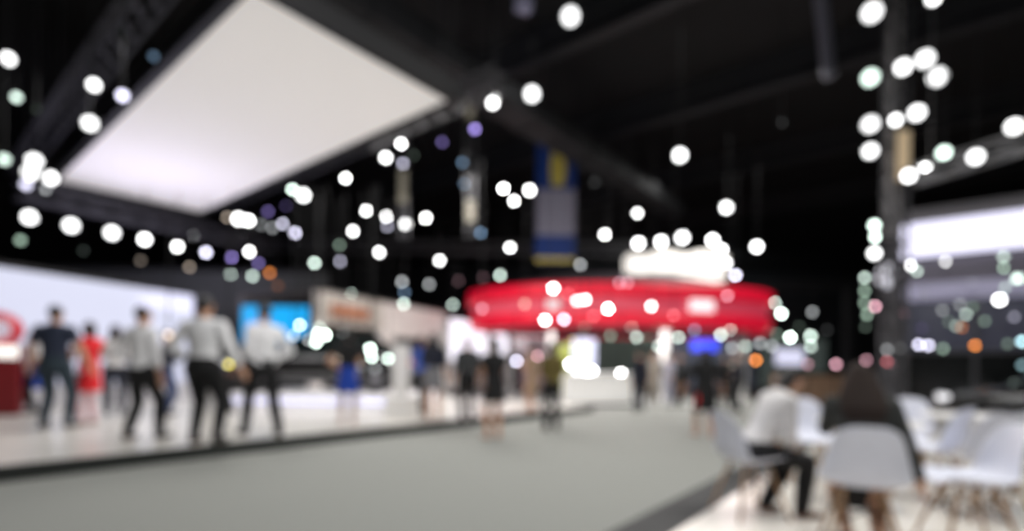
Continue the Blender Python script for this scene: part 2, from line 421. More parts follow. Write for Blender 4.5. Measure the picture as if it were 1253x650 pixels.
rb = thing('banner_stand', 'yellow green roll up banner stand left of the lavender banner', 'banner', (q.x, q.y + 3, 0), 0)
obj('banner_sheet', box(nb(), (0, 0, 1.05), (.6, .02, 1.9)), mat('yellow green print', (150, 156, 70), .5, emit=.16), rb)
obj('base', box(nb(), (0, 0, .04), (.65, .22, .08), bev=.02), CHROME, rb)
bm = nb(); tube(bm, (0, .05, .08), (0, .05, 2.0), .015); obj('pole', bm, CHROME, rb)
q = P(862, 423, 19)
bsn = thing('lit_sign', 'small glowing royal blue sign hanging below the red canopy rim', 'sign', q)
obj('face', box(nb(), (0, 0, 0), (.95, .08, .38), bev=.02), mat('royal blue lit face', (40, 50, 160), .4, emit=1.6, erg=(60, 80, 255)), bsn)
obj('frame', box(nb(), (0, .06, 0), (1.0, .06, .44), bev=.01), BLACK, bsn)
bm = nb(); [tube(bm, (s, .05, .2), (s, .05, zD + .1 - q.z), .012, seg=6) for s in (-.4, .4)]; obj('hanger', bm, BLACK, bsn)

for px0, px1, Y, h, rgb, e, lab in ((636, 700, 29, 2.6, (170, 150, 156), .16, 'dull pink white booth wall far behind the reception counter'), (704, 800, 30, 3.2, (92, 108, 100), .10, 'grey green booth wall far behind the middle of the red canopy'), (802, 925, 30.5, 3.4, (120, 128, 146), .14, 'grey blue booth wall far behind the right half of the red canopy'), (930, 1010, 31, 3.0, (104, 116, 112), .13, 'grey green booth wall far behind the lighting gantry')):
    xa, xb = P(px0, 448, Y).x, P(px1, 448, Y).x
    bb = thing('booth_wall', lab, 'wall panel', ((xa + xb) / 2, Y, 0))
    m_ = mat('far glowing booth board %d' % px0, rgb, .6, emit=e * 1.7, noise=.25, scale=.9)  # faint glow put into the boards to lift the dark below the canopy
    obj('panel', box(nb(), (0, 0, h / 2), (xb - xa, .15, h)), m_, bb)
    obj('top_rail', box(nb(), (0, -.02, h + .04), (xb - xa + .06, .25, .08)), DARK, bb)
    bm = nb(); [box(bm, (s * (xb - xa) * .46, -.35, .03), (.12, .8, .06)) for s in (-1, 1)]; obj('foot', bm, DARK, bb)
# booth frame to the right of the ring that carries pendants
YB = 22.0
pg = thing('lighting_gantry', 'black free standing lighting gantry right of the red canopy', 'gantry', (P(970, 448, YB).x, YB, 0))
gx0, gx1 = P(922, 448, YB).x - pg.location.x, P(1036, 448, YB).x - pg.location.x
GZ = 4.75
obj('crossbar', truss_bm((gx0, 0, GZ), (gx1, 0, GZ), .25, .025), BLACK, pg)
for x in (gx0, gx1): obj('post', truss_bm((x, 0, 0), (x, 0, GZ), .25, .025), BLACK, pg)
q = P(966, 437, 24)
ls = thing('light_box', 'soft lavender white light box under the gantry beside the canopy', 'light box', (q.x, 24, 0))
obj('face', box(nb(), (0, 0, q.z), (1.3, .08, .75), bev=.03), mat('lavender light box', (220, 220, 240), .4, emit=.85, erg=(226, 228, 255)), ls)
bm = nb(); [tube(bm, (s, .07, 0), (s, .07, q.z + .3), .03) for s in (-.5, .5)]; obj('leg', bm, BLACK, ls)
# tan low wall behind the seated women
q = P(1000, 448, 17)
tw = thing('counter', 'brown timber fronted counter in the dark behind the seated women', 'counter', (q.x, 17, 0), -.2)
obj('front', box(nb(), (0, 0, .5), (2.6, .6, 1.0), bev=.02), mat('brown timber board', (124, 98, 78), .5, noise=.2, scale=6), tw)
obj('worktop', box(nb(), (0, 0, 1.03), (2.7, .7, .06), bev=.02), BLACK, tw)

# ------------------------------------------------------------------ hanging banner
q = P(680, 246, 19)
hb = thing('hanging_banner', 'tall blue and grey banner with yellow figure hanging above the red canopy', 'banner', (q.x, 19, P(680, 322, 19).z), .0)
zz = lambda y: P(680, y, 19).z - hb.location.z
W2 = 47 / FPX * 19
BLUE = mat('royal blue banner cloth', (18, 48, 112), .8, emit=.05, noise=.05, erg=(40, 90, 190)); GREYB = mat('grey violet banner cloth', (150, 148, 166), .8, emit=.03, noise=.05)
YEL = mat('yellow banner print', (196, 178, 80), .8, emit=.10, noise=.05)
bm = nb(); box(bm, (0, 0, (zz(172) + zz(232)) / 2), (W2, .03, zz(172) - zz(232)), mi=0); box(bm, (0, 0, (zz(232) + zz(288)) / 2), (W2, .03, zz(232) - zz(288)), mi=1)
box(bm, (0, 0, (zz(288) + zz(322)) / 2), (W2, .03, zz(288) - zz(322)), mi=0)
# a slim upright print and a thin lower edge
loft(bm, [(Vector((.05, -.02, zz(228))), .22, .012, Vector((1, 0, 0)), Vector((0, 1, 0))), (Vector((.08, -.02, zz(205))), .30, .012, Vector((1, 0, 0)), Vector((0, 1, 0))), (Vector((.0, -.02, zz(178))), .14, .012, Vector((1, 0, 0)), Vector((0, 1, 0)))], 12, 2)
box(bm, (0, -.02, zz(318)), (W2, .02, .16), mi=2)
obj('banner_cloth', bm, [BLUE, GREYB, YEL], hb)
bm = nb(); tube(bm, (-W2 / 2 - .05, 0, zz(171)), (W2 / 2 + .05, 0, zz(171)), .03); obj('top_pole', bm, DARK, hb)
bm = nb(); [tube(bm, (s, 0, zz(171)), (s, 0, CEIL - hb.location.z), .012, seg=6) for s in (-W2 / 2, W2 / 2)]; obj('hanging_cable', bm, BLACK, hb)

# ------------------------------------------------------------------ right hand booth with lit sign
U0 = 14.8
cor = P(1103, 317, 11.8); VC = BX.x * cor.x + BX.y * cor.y; U0 = AX.x * cor.x + AX.y * cor.y
zs0, zs1 = cor.z, P(1103, 277, 11.8).z
rb = thing('exhibition_booth', 'two storey dark booth with a white lit sign band at far right', 'booth', UV(U0, VC, 0))
def rp(name, v0, v1, z0, z1, u0, u1, m, lab=None):
    bm = nb(); uvbox(bm, U0 + u0, U0 + u1, VC + v0, VC + v1, z0, z1)
    o = obj(name, rel(bm, rb), m, rb)
    if lab: o['label'] = lab
rp('sign_band', -6.5, 0, zs0, zs1, -.12, 0, mat('white violet lit sign', (200, 200, 220), .4, emit=1.25, erg=(232, 230, 255)), 'glowing white sign band')
rp('cornice', -6.6, .1, zs1, zs1 + .32, -.05, .4, mat('grey cornice', (120, 118, 122), .5, emit=.02, noise=.05))
rp('lower_fascia', -6.5, .0, zs0 - .62, zs0 - .04, .02, .3, mat('mid grey violet fascia', (112, 108, 122), .5, emit=.03, noise=.05))
rp('balcony_band', -6.5, .3, zs0 - .98, zs0 - .60, -.04, .3, mat('pale violet balcony', (180, 178, 200), .5, emit=.16, erg=(200, 196, 240), noise=.05))
rp('lower_glass', -6.5, 0, .1, 1.55, .1, .14, mat('black lower glass', (14, 17, 17), .2))
rp('glass_wall', -6.5, 0, 1.56, zs0 - .98, .1, .14, mat('dark glowing booth glass', (62, 64, 74), .25, .0, emit=.05, erg=(150, 150, 190), noise=.3, scale=1.2))  # faint glow in the glass stands in for a lit interior
rp('back_wall', -6.5, 0, .003, zs1, 2.4, 2.5, mat('charcoal booth board', (60, 62, 66), .7))
rp('roof', -6.5, 0, zs1 + .2, zs1 + .28, .4, 2.5, BLACK)
for k in range(6): rp('mullion', -.04 - k * 1.28, .04 - k * 1.28, .003, zs0 - .95, .02, .12, DARK)
rp('transom', -6.5, 0, 1.55, 1.63, .03, .12, DARK)
rp('corner_post', -.05, .42, .003, zs0 + .2, -.05, .35, mat('grey corner post', (44, 44, 48), .5))
cl = P(1086, 338, 11.3)
cp = thing('globe_lamp', 'large soft white globe lamp on the corner of the lit sign booth', 'lamp', cl)
bm = nb(); ball(bm, (0, 0, 0), (.2, .2, .26), 20, 14); obj('globe', bm, mat('soft white globe', (230, 230, 235), .4, emit=.8, erg=(240, 240, 255)), cp, True)
bm = nb(); tube(bm, (0, 0, 0), (.15, .62, 0), .025); obj('bracket', bm, DARK, cp)

# column truss + arm
YC = 10.6
tt = P(1112, -40, YC); tb = P(1095, 300, YC)
tc = thing('truss_column', 'tall pale aluminium truss column hung with spotlights at right', 'truss', (tb.x, YC, 0))
obj('mast', truss_bm((0, 0, .003), (0, 0, CEIL - .02), .30, .03), DARK, tc)
obj('cladding', box(nb(), (0, .06, 6.9), (.30, .04, 6.0)), mat('pale grey cladding', (170, 168, 170), .6, noise=.08), tc)
obj('base_plate', box(nb(), (0, 0, .02), (.8, .8, .035), bev=.01), DARK, tc)
tag(obj('lamplight_patch', box(nb(), (.0, -.2, P(1090, 195, YC).z), (.26, .03, 1.0), bev=.01), mat('warm lamplight glow', (220, 196, 160), .6, emit=.30, erg=(240, 214, 176)), tc), 'warm beige glowing patch standing in for lamplight')  # glowing patch stands in for warm lamplight falling on the column
a = P(1100, 222, YC); b = P(1330, 150, 8.6)
a = a + (b - a) * .09; truss(a, b, .3, .03, MIDST, 'aluminium lighting truss reaching right from the truss column')
for k, (px, py) in enumerate(((1003, 0), (1020, 0))): pass
bm = nb(); a = P(1002, -30, 12.5); b = P(1014, 92, 12.5)
tube(bm, a, b, .17, .14, 12); tube(bm, b, b + Vector((0, 0, -.08)), .16, .1, 12)
tag(obj('hanging_pipe', bm, mat('grey galvanised pipe', (112, 112, 124), .5, .2, emit=.03, noise=.05)), 'grey pipe hanging down from the ceiling at upper right', 'pipe')
a = P(641, 5, 11.8)
hs = thing('hanging_speaker', 'small pale violet speaker box hanging at the top of the picture', 'speaker', a)
obj('cabinet', box(nb(), (0, 0, .1), (.36, .3, .5), .4, .03), mat('pale violet cabinet', (140, 140, 166), .6, emit=.1), hs)
bm = nb(); tube(bm, (0, 0, .3), (0, 0, CEIL - a.z), .015, seg=6); obj('hanger', bm, BLACK, hs)

# two hanging lamp ladders
for px, y0, y1, Y, lab in ((494, 165, 292, 15.5, 'slim hanging lamp ladder right of the light ceiling, lit warm grey'), (576, 105, 290, 14.5, 'slim hanging lamp ladder below the ventilation duct, lit warm grey')):
    t0 = P(px, y0, Y); t1 = P(px, y1, Y)
    hl = thing('lamp_ladder', lab, 'truss', (t1.x, Y, t1.z))
    obj('frame', truss_bm((0, 0, 0), (t0.x - t1.x, 0, t0.z - t1.z), .22, .02), DARK, hl)
    bm = nb(); tube(bm, (t0.x - t1.x, 0, t0.z - t1.z), (t0.x - t1.x, 0, CEIL - t1.z), .015, seg=6); obj('hanging_cable', bm, BLACK, hl)
    for yy, hh in (((230, 40),) if px == 494 else ((130, 36), (260, 26))):
        z_ = P(px, yy, Y).z - t1.z
        obj('glow_panel', box(nb(), ((t0.x - t1.x) * z_ / (t0.z - t1.z), -.13, z_), (.22, .02, hh / FPX * Y), bev=.005), mat('warm grey glow', (120, 116, 104), .6, emit=.14, erg=(235, 225, 200)), hl)

for k, (p, q, lab) in enumerate(((P(20, 288, 13), P(330, 322, 19), 'dark lighting truss carrying the row of bright spotlights above the video wall'),
                                 (P(330, 345, 21), P(800, 262, 21), 'dark lighting truss crossing behind the hanging banner'))):
    p = Vector(p); q = Vector(q); z = (p.z + q.z) / 2 + .9 * (k == 0)
    p.z = q.z = z
    truss(p, q, .4, .04, DARK, lab)

# ------------------------------------------------------------------ lamps
COC = 18.0
COL = dict(W=(255, 255, 255), L=(232, 230, 255), M=(224, 246, 234), G=(172, 200, 180), D=(200, 204, 206), O=(240, 140, 60), P=(158, 140, 220), K=(240, 180, 196), Y=(236, 220, 90), B=(150, 190, 230), T=(206, 188, 170), C=(190, 236, 246), R=(240, 120, 130))
CN = dict(W='bright white', L='lavender white', M='mint white', G='pale green', D='dim grey white', O='orange', P='purple', K='pink', Y='yellow', B='pale blue', T='tan', C='cyan white', R='rose red')
ORD = 'first second third fourth fifth sixth seventh eighth ninth tenth eleventh twelfth thirteenth fourteenth fifteenth sixteenth seventeenth eighteenth nineteenth twentieth'.split()
_lm = {}
def lens_mat(c, e):
    e = round(e, 1) if e > 1 else round(e, 2)
    k = (c, e)
    if k not in _lm:
        _lm[k] = mat('lamp glass %s %s' % (CN[c], e), (60, 60, 60), .3, emit=e, erg=COL[c])
    return _lm[k]
# shared meshes for lamp parts (unit lens diameter, lamp shines along -Y)
def lamp_meshes():
    bm = nb()
    prof = [(.5, 0), (.56, 0), (.57, .1), (.56, .7), (.42, 1.05), (.2, 1.2), (.001, 1.2)]
    lathe(bm, prof, 18)
    bmesh.ops.rotate(bm, verts=bm.verts, matrix=Matrix.Rotation(-PI / 2, 3, 'X'))
    me = bpy.data.meshes.new('housing'); bmesh.ops.recalc_face_normals(bm, faces=bm.faces); bm.to_mesh(me); bm.free(); me.materials.append(BLACK)
    bm = nb()
    for s in (-1, 1): box(bm, (s * .61, .45, .35), (.05, .12, .8))
    box(bm, (0, .45, .76), (1.27, .12, .05)); tube(bm, (0, .45, .76), (0, .45, .95), .05, seg=8)
    m2 = bpy.data.meshes.new('yoke'); bm.to_mesh(m2); bm.free(); m2.materials.append(BLACK)
    bm = nb(); bmesh.ops.create_cone(bm, cap_ends=True, segments=6, radius1=.012, radius2=.012, depth=1, matrix=Matrix.Translation((0, 0, .5)))
    m3 = bpy.data.meshes.new('hanger'); bm.to_mesh(m3); bm.free(); m3.materials.append(BLACK)
    return me, m2, m3
HOUS, YOKE, ROD = lamp_meshes()
_lens = {}
def lens_mesh(m):
    if m.name not in _lens:
        bm = nb(); bmesh.ops.create_circle(bm, cap_ends=False, segments=20, radius=.5)
        bm.free(); bm = nb()
        lathe(bm, [(.5, 0), (.36, -.03), (.18, -.05), (.001, -.055)], 20)
        bmesh.ops.rotate(bm, verts=bm.verts, matrix=Matrix.Rotation(-PI / 2, 3, 'X')); bmesh.ops.translate(bm, verts=bm.verts, vec=(0, .02, 0))
        me = bpy.data.meshes.new('lens'); bmesh.ops.recalc_face_normals(bm, faces=bm.faces); bm.to_mesh(me); bm.free(); me.materials.append(m); _lens[m.name] = me
    return _lens[m.name]
def child(name, me, par, sc=None):
    o = bpy.data.objects.new(name, me); C.objects.link(o); o.parent = par
    if sc: o.scale = sc
    return o
def lamp(name, label, group, pos, s, V, c, ztop=None, mount=None):
    Y = pos.y; d_px = max(s - 18.5, 4.5); d = d_px / FPX * Y
    V = V ** 1.6 if V < 1 else min(V, 1.0 + (V - 1) * .4)
    E = V * max(1.0, (COC / d_px) ** 2)
    t = thing(name, label, 'lamp', pos, 0, group)
    aim = Vector((0, 0, EYE)) - pos
    rz = math.atan2(aim.x, -aim.y); tilt = math.asin(max(-1, min(1, -aim.z / aim.length)))
    t.rotation_euler = (0, 0, rz)
    hs = child('housing', HOUS, t, (d, d, d)); hs.rotation_euler = (tilt, 0, 0)
    ln = child('lens', lens_mesh(lens_mat(c, E)), t, (d, d, d)); ln.rotation_euler = (tilt, 0, 0)
    child('yoke', YOKE, t, (d, d, d))
    if ztop is not None and ztop > pos.z + d * .9:
        h = child('hanger', ROD, t, (1, 1, ztop - pos.z - d * .9)); h.location = (0, .45 * d, d * .9)
    elif mount is not None:
        h = child('hanger', ROD, t, (1, 1, mount)); h.location = (0, .45 * d, 0); h.rotation_euler = (-PI / 2, 0, 0)
    return t

# cluster: (phrase, object name, depth function, hanger top, lamps)
CL = []
CL.append(('at the upper left edge of the picture', 'spotlight', 8.2, CEIL, [
    (10, 72, 30, 3, 'W'), (20, 119, 26, .75, 'M'), (115, 104, 29, 3, 'W'), (150, 117, 28, 1.6, 'L'), (188, 69, 25, .22, 'B'), (110, 151, 32, 4, 'W'), (5, 195, 28, .85, 'M'), (45, 134, 22, .06, 'G'), (150, 38, 22, .04, 'G')]))
CL.append(('in the bright cluster left of the light ceiling', 'spotlight', 11.5, CEIL, [
    (42, 197, 32, 4, 'W'), (37, 211, 32, 4, 'W'), (62, 218, 30, 4, 'W'), (32, 226, 27, .8, 'L'), (56, 232, 23, .4, 'D')]))
CL.append(('in the row along the light ceiling far edge', 'spotlight', 15, CEIL, [
    (36, 266, 31, 4, 'W'), (87, 276, 31, 4, 'W'), (137, 285, 30, 4, 'W'), (177, 293, 27, 4, 'W'), (217, 302, 25, 2.5, 'W'), (252, 309, 24, 1, 'L'), (283, 315, 22, .7, 'P'), (316, 322, 20, .42, 'P')]))
CL.append(('low above the video wall', 'spotlight', 16.4, 5.6, [
    (25, 294, 25, .5, 'G'), (102, 307, 22, .07, 'G'), (172, 319, 22, .2, 'T'), (232, 327, 22, .36, 'T'), (282, 336, 21, .55, 'M'), (309, 338, 21, .62, 'M'), (330, 334, 19, .5, 'O'), (340, 350, 19, .15, 'O'), (305, 308, 22, 2, 'W')]))
CL.append(('below the right edge of the light ceiling', 'spotlight', 19, CEIL, [
    (218, 283, 24, .85, 'M'), (237, 289, 23, .7, 'D'), (292, 268, 27, 5, 'W'), (304, 270, 25, 5, 'W'), (278, 266, 22, .4, 'T'), (328, 259, 22, .32, 'P'), (319, 275, 19, .3, 'D'), (333, 279, 20, .4, 'D'), (346, 274, 20, .6, 'L'), (361, 285, 21, 1.2, 'L'), (350, 252, 20, .14, 'P'), (358, 232, 23, 1.0, 'M'), (371, 239, 28, 5, 'W'), (423, 218, 22, 1.8, 'W')]))
CL.append(('in the dark between light ceiling and lamp ladder', 'spotlight', 17, CEIL, [
    (385, 322, 21, .85, 'M'), (415, 300, 20, .42, 'G'), (416, 320, 20, .45, 'L'), (448, 258, 22, 1.5, 'W'), (432, 283, 22, 1.5, 'W'), (473, 265, 22, 1.4, 'W'), (474, 277, 19, .4, 'L'), (464, 309, 22, 1.7, 'W'), (497, 274, 26, 4, 'W'), (521, 267, 23, 2.5, 'W'), (538, 319, 20, 1.4, 'W')]))
CL.append(('on the lamp ladder nearest the light ceiling', 'spotlight', 15.1, None, [(472, 193, 25, 3, 'W'), (491, 176, 23, 2.4, 'W'), (493, 200, 20, .5, 'L'), (506, 190, 19, .1, 'G')]))
CL.append(('hanging low above the beige booth', 'spotlight', 18, 7.5, [(430, 361, 19, 1, 'M'), (437, 370, 19, .4, 'D'), (492, 345, 19, .6, 'D'), (495, 358, 18, .3, 'B'), (494, 372, 19, .75, 'M'), (525, 348, 19, .5, 'D'), (554, 373, 19, .55, 'M'), (561, 344, 19, .12, 'K'), (591, 340, 20, .14, 'K'), (612, 337, 19, .75, 'M')]))
CL.append(('around the lamp ladder under the duct', 'spotlight', 13.4, CEIL, [(548, 56, 28, 3, 'W'), (560, 58, 20, .2, 'O'), (567, 80, 19, .14, 'G'), (541, 174, 20, .32, 'P'), (581, 158, 24, .8, 'P'), (566, 199, 19, .3, 'B'), (568, 225, 19, .22, 'B'), (588, 285, 20, .4, 'B'), (577, 258, 18, .2, 'T')]))
CL.append(('high under the ceiling beside the duct', 'spotlight', 11, CEIL, [(603, 126, 27, 4, 'W'), (606, 118, 22, 1.2, 'W'), (651, 115, 33, 5, 'W'), (698, 20, 37, 5, 'W'), (832, 190, 30, 5, 'W'), (957, 150, 22, .06, 'D')]))
CL.append(('left of the blue hanging banner', 'spotlight', 18, CEIL, [(616, 231, 22, 3, 'W'), (648, 233, 25, 4, 'W'), (629, 246, 20, 2, 'W'), (624, 303, 21, 1.5, 'W')]))
CL.append(('hanging in the dark right of the blue banner', 'spotlight', 19, CEIL, [(740, 287, 22, 2, 'W'), (780, 261, 20, 1.2, 'W'), (889, 254, 27, 4, 'W'), (926, 302, 26, 4, 'W'), (728, 223, 20, .1, 'D'), (900, 337, 21, 1.2, 'L'), (710, 324, 19, .6, 'D')]))
CL.append(('in front of the red ring canopy', 'spotlight', 15.5, 8, [(677, 353, 20, 4, 'W'), (706, 368, 22, 1.0, 'W'), (716, 367, 22, 2, 'W'), (744, 378, 22, 4, 'W'), (797, 375, 20, 1.2, 'W'), (667, 392, 20, 3, 'W'), (690, 391, 19, 1, 'L'), (642, 372, 19, .5, 'T'), (758, 346, 18, .45, 'K'), (768, 346, 18, .45, 'K'), (726, 387, 19, .5, 'R'), (695, 360, 19, .45, 'R'), (890, 362, 22, .55, 'K'), (824, 386, 19, .5, 'R'), (590, 378, 22, .5, 'K')]))
CL.append(('on top of the lit crown sign', 'spotlight', 19.6, None, [(781, 298, 26, 5, 'W'), (809, 296, 26, 5, 'W'), (835, 291, 28, 5, 'W'), (872, 294, 26, 5, 'W'), (882, 306, 26, 5, 'W'), (889, 322, 24, 2, 'W')]))
CL.append(('hanging under the red canopy', 'pendant_lamp', 18.6, zD + .1, [(642, 396, 19, .3, 'G'), (715, 400, 19, .3, 'G'), (747, 411, 20, .4, 'G'), (773, 399, 19, .6, 'M'), (779, 413, 19, .65, 'M'), (790, 398, 18, .3, 'G'), (805, 400, 19, .25, 'G'), (818, 402, 19, .25, 'G'), (830, 413, 19, .7, 'M'), (815, 428, 22, 1.3, 'W'), (806, 424, 20, .6, 'M'), (792, 414, 18, .2, 'G'), (700, 418, 20, .3, 'Y'), (850, 404, 22, .4, 'B'), (868, 400, 24, .45, 'B'), (882, 410, 20, .8, 'M'), (894, 403, 20, .8, 'M'), (880, 392, 20, .4, 'G'), (896, 426, 20, .5, 'D'), (912, 424, 20, .5, 'M'), (930, 420, 22, .5, 'D')]))
CL.append(('on the gantry right of the red canopy', 'pendant_lamp', 21.8, GZ, [(940, 368, 22, .9, 'W'), (948, 371, 22, .8, 'M'), (956, 384, 22, 2.5, 'M'), (929, 388, 22, .8, 'K'), (935, 399, 20, .75, 'W'), (950, 409, 18, .3, 'G'), (967, 413, 22, 3, 'M'), (978, 400, 22, .12, 'G'), (992, 411, 21, .95, 'M'), (994, 382, 20, .42, 'D'), (992, 424, 22, .6, 'M'), (1012, 404, 22, .07, 'D'), (945, 424, 22, .5, 'D')]))
CL.append(('low in the dark behind the seated women', 'floor_lamp', 14, -1, [(925, 441, 19, .85, 'O'), (988, 446, 21, .35, 'K'), (1023, 446, 22, .6, 'K'), (897, 446, 20, .2, 'T'), (883, 458, 19, .2, 'D')]))
CL.append(('above the white reception counter', 'pendant_lamp', 16, zD + .5, [(697, 446, 20, 4, 'W'), (707, 453, 20, 4, 'W'), (718, 455, 20, 4, 'W'), (725, 454, 19, 3, 'W'), (760, 457, 20, 4, 'W'), (632, 442, 21, .9, 'L'), (657, 437, 22, .9, 'K'), (543, 442, 18, .45, 'D')]))
CL.append(('standing in for glints on the black car', 'pendant_lamp', 11.2, 4.9, [(367, 398, 21, .9, 'M'), (359, 411, 20, .6, 'D'), (391, 401, 20, .6, 'M'), (398, 410, 22, 4, 'M'), (389, 409, 20, 2, 'M'), (387, 419, 21, 2, 'M'), (378, 416, 19, .5, 'D'), (421, 408, 19, .35, 'D'), (412, 440, 19, .25, 'T'), (453, 427, 21, 2.5, 'M'), (455, 437, 20, 1.2, 'M'), (475, 439, 20, .9, 'M'), (459, 452, 20, .35, 'D'), (442, 449, 18, .25, 'D')]))  # lamps added in place of headlamps and reflections on the car
CL.append(('among the people in front of the video wall', 'pendant_lamp', 9.6, 3.4, [(206, 410, 24, .65, 'T'), (280, 446, 21, .6, 'Y')]))
CL.append(('on the left side of the truss column', 'spotlight', 10.4, None, [(1067, 15, 38, 5, 'W'), (1065, 95, 34, 5, 'M'), (1065, 152, 34, 4, 'W'), (1065, 185, 32, 4, 'W'), (1070, 276, 26, 2.4, 'M'), (1071, 290, 24, 1.6, 'M'), (1070, 310, 28, 3, 'W'), (1058, 340, 21, .6, 'M'), (1058, 356, 21, .5, 'G'), (1058, 371, 20, .45, 'G'), (1061, 385, 21, .5, 'G'), (1059, 400, 20, .15, 'G'), (1071, 375, 23, .7, 'K')]))
CL.append(('on the right side of the truss column', 'spotlight', 10.2, None, [(1105, 82, 33, 5, 'W'), (1132, 72, 35, 5, 'W'), (1147, 94, 36, 5, 'W'), (1122, 138, 33, 5, 'W'), (1096, 147, 28, 3, 'W'), (1112, 215, 30, 5, 'W'), (1132, 203, 26, 4, 'W'), (1142, -2, 30, 4, 'W')]))
CL.append(('under the truss at far right', 'spotlight', 9.4, CEIL, [(1155, 187, 30, 4, 'M'), (1194, 192, 32, 5, 'W'), (1241, 155, 33, 5, 'W')]))
RB = [(1113, 325, 24, 1.6, 'W'), (1122, 332, 21, .5, 'M'), (1157, 320, 22, .55, 'W'), (1228, 314, 24, .5, 'M'), (1228, 328, 23, .5, 'G'), (1245, 341, 26, .9, 'M'), (1223, 367, 26, 4, 'W'), (1230, 352, 22, .35, 'M'), (1107, 382, 22, .35, 'K'), (1153, 380, 22, .3, 'D'), (1175, 373, 22, .3, 'D'), (1182, 385, 22, .4, 'M'), (1190, 376, 22, .25, 'G'), (1205, 393, 22, .28, 'G'), (1170, 399, 22, .3, 'M'), (1177, 401, 20, .3, 'O'), (1161, 394, 20, .2, 'G'), (1241, 388, 23, .25, 'L'), (1193, 423, 22, .65, 'O'), (1086, 428, 22, .4, 'D'), (1103, 426, 20, .2, 'D'), (1124, 422, 22, .75, 'L'), (1136, 423, 22, .75, 'L'), (1154, 427, 22, .4, 'G'), (1060, 441, 22, .4, 'K'), (1085, 443, 22, .4, 'R'), (1095, 445, 22, .55, 'K'), (1233, 421, 23, .25, 'G'), (1251, 418, 24, .8, 'C'), (1251, 447, 24, .3, 'C'), (1128, 402, 24, .12, 'P'), (1130, 360, 26, .22, 'L'), (1190, 345, 24, .18, 'L')]

def ordinal(lst):
    """per colour: order from the left"""
    out = {}
    for c in set(l[4] for l in lst):
        g = sorted([l for l in lst if l[4] == c], key=lambda l: (l[0], l[1]))
        for k, l in enumerate(g):
            out[l] = '' if len(g) == 1 else (', leftmost of them' if k == 0 else ', rightmost of them' if k == len(g) - 1 else ', %s from left' % ORD[k])
    return out
for phrase, name, Y, ztop, lst in CL:
    od = ordinal(lst); word = name.replace('_', ' ')
    for k, l in enumerate(lst):
        px, py, s, V, c = l
        p = P(px, py, Y + (0 if ztop is None else (k % 3 - 1) * .45) + random.uniform(-.1, .1))
        lab = '%s %s %s%s' % (CN[c], word, phrase, od[l])
        kw = {}
        if ztop is not None and ztop > 0: kw['ztop'] = ztop
        if phrase.startswith('on the left side'): kw['mount'] = None
        t = lamp(name, lab, word + 's ' + phrase, p, s, V, c, **kw)
        if ztop is None:      # an arm back to what carries it
            d = max(s - 18.5, 4.5) / FPX * p.y
            if 'crown' in phrase:
                bm = nb(); dx = RC.x * 0
                tube(bm, (0, .45 * d, d * .9), (0, .45 * d, -.55), .02, seg=6)
            else:
                bx = tb.x if 'column' in phrase else P(494, py, 15.5).x
                by = YC if 'column' in phrase else 15.5
                v = Vector((bx - p.x, by - p.y, 0)); v.rotate(Matrix.Rotation(-t.rotation_euler.z, 3, 'Z'))
                bm = nb(); tube(bm, (0, .45 * d, d * .9), (v.x, v.y, d * .9), .022, seg=6)
            obj('arm', bm, BLACK, t)
        if ztop == -1:
            d = max(s - 18.5, 4.5) / FPX * p.y
            bm = nb(); tube(bm, (0, .5 * d, 0), (0, .5 * d, -p.z + .003), .015, seg=8); tube(bm, (0, .5 * d, -p.z + .003), (0, .5 * d, -p.z + .03), .12, .1, 16)
            obj('stand', bm, BLACK, t)
od = ordinal(RB)
for l in RB:
    px, py, s, V, c = l
    p1 = P(px, py, 1.0); e = Vector((0, 0, EYE)); dr = p1 - e
    k = (U0 - .42) / (AX.x * dr.x + AX.y * dr.y); p = e + dr * k
    if px < 1098: p = P(px, py, 11.0)
    lamp('wall_lamp', '%s round wall lamp on the lit sign booth front%s' % (CN[c], od[l]), 'wall lamps on the lit sign booth', p, s, V, c, mount=.45)
# glowing disc added in place of a reflection on the white floor
q = ground(1075, 645, .003)
ul = thing('floor_glint', 'small round white disc standing in for a floor glint below the front chair', 'lamp', q)
bm = nb(); lathe(bm, [(.03, .02), (.055, .02), (.065, .0)], 24); obj('bezel', bm, CHROME, ul)
bm = nb(); lathe(bm, [(.04, .015), (.03, .03), (.001, .034)], 20); obj('lens', bm, mat('floor glint glow', (220, 220, 230), .2, emit=5.0, erg=(235, 245, 255)), ul)

# ------------------------------------------------------------------ people
SKIN = mat('skin', (196, 150, 122), .55, noise=.04)
SKIN2 = mat('pale skin', (212, 172, 148), .55, noise=.04)
HAIRB = mat('black hair', (20, 17, 16), .5, noise=.2, scale=40)
HAIRBR = mat('dark brown hair', (44, 30, 24), .5, noise=.25, scale=40)
EYE_M = mat('dark eye', (24, 18, 16), .2)
LIP = mat('lip', (150, 84, 80), .5)
def cloth(n, rgb): return mat('cloth ' + n, rgb, .85, noise=.07, scale=14, bump=.1)
WSH = cloth('white shirt', (236, 236, 238)); BTR = cloth('black trousers', (17, 17, 19)); NAV = cloth('navy shirt', (38, 46, 66)); JEAN = cloth('dark jeans', (44, 58, 68))
REDC = cloth('red dress', (214, 26, 34)); DKGR = cloth('dark grey top', (56, 58, 60)); BLU = cloth('royal blue skirt', (22, 62, 160)); BLKC = cloth('black dress', (15, 15, 17)); TANC = cloth('tan dress', (168, 142, 116))
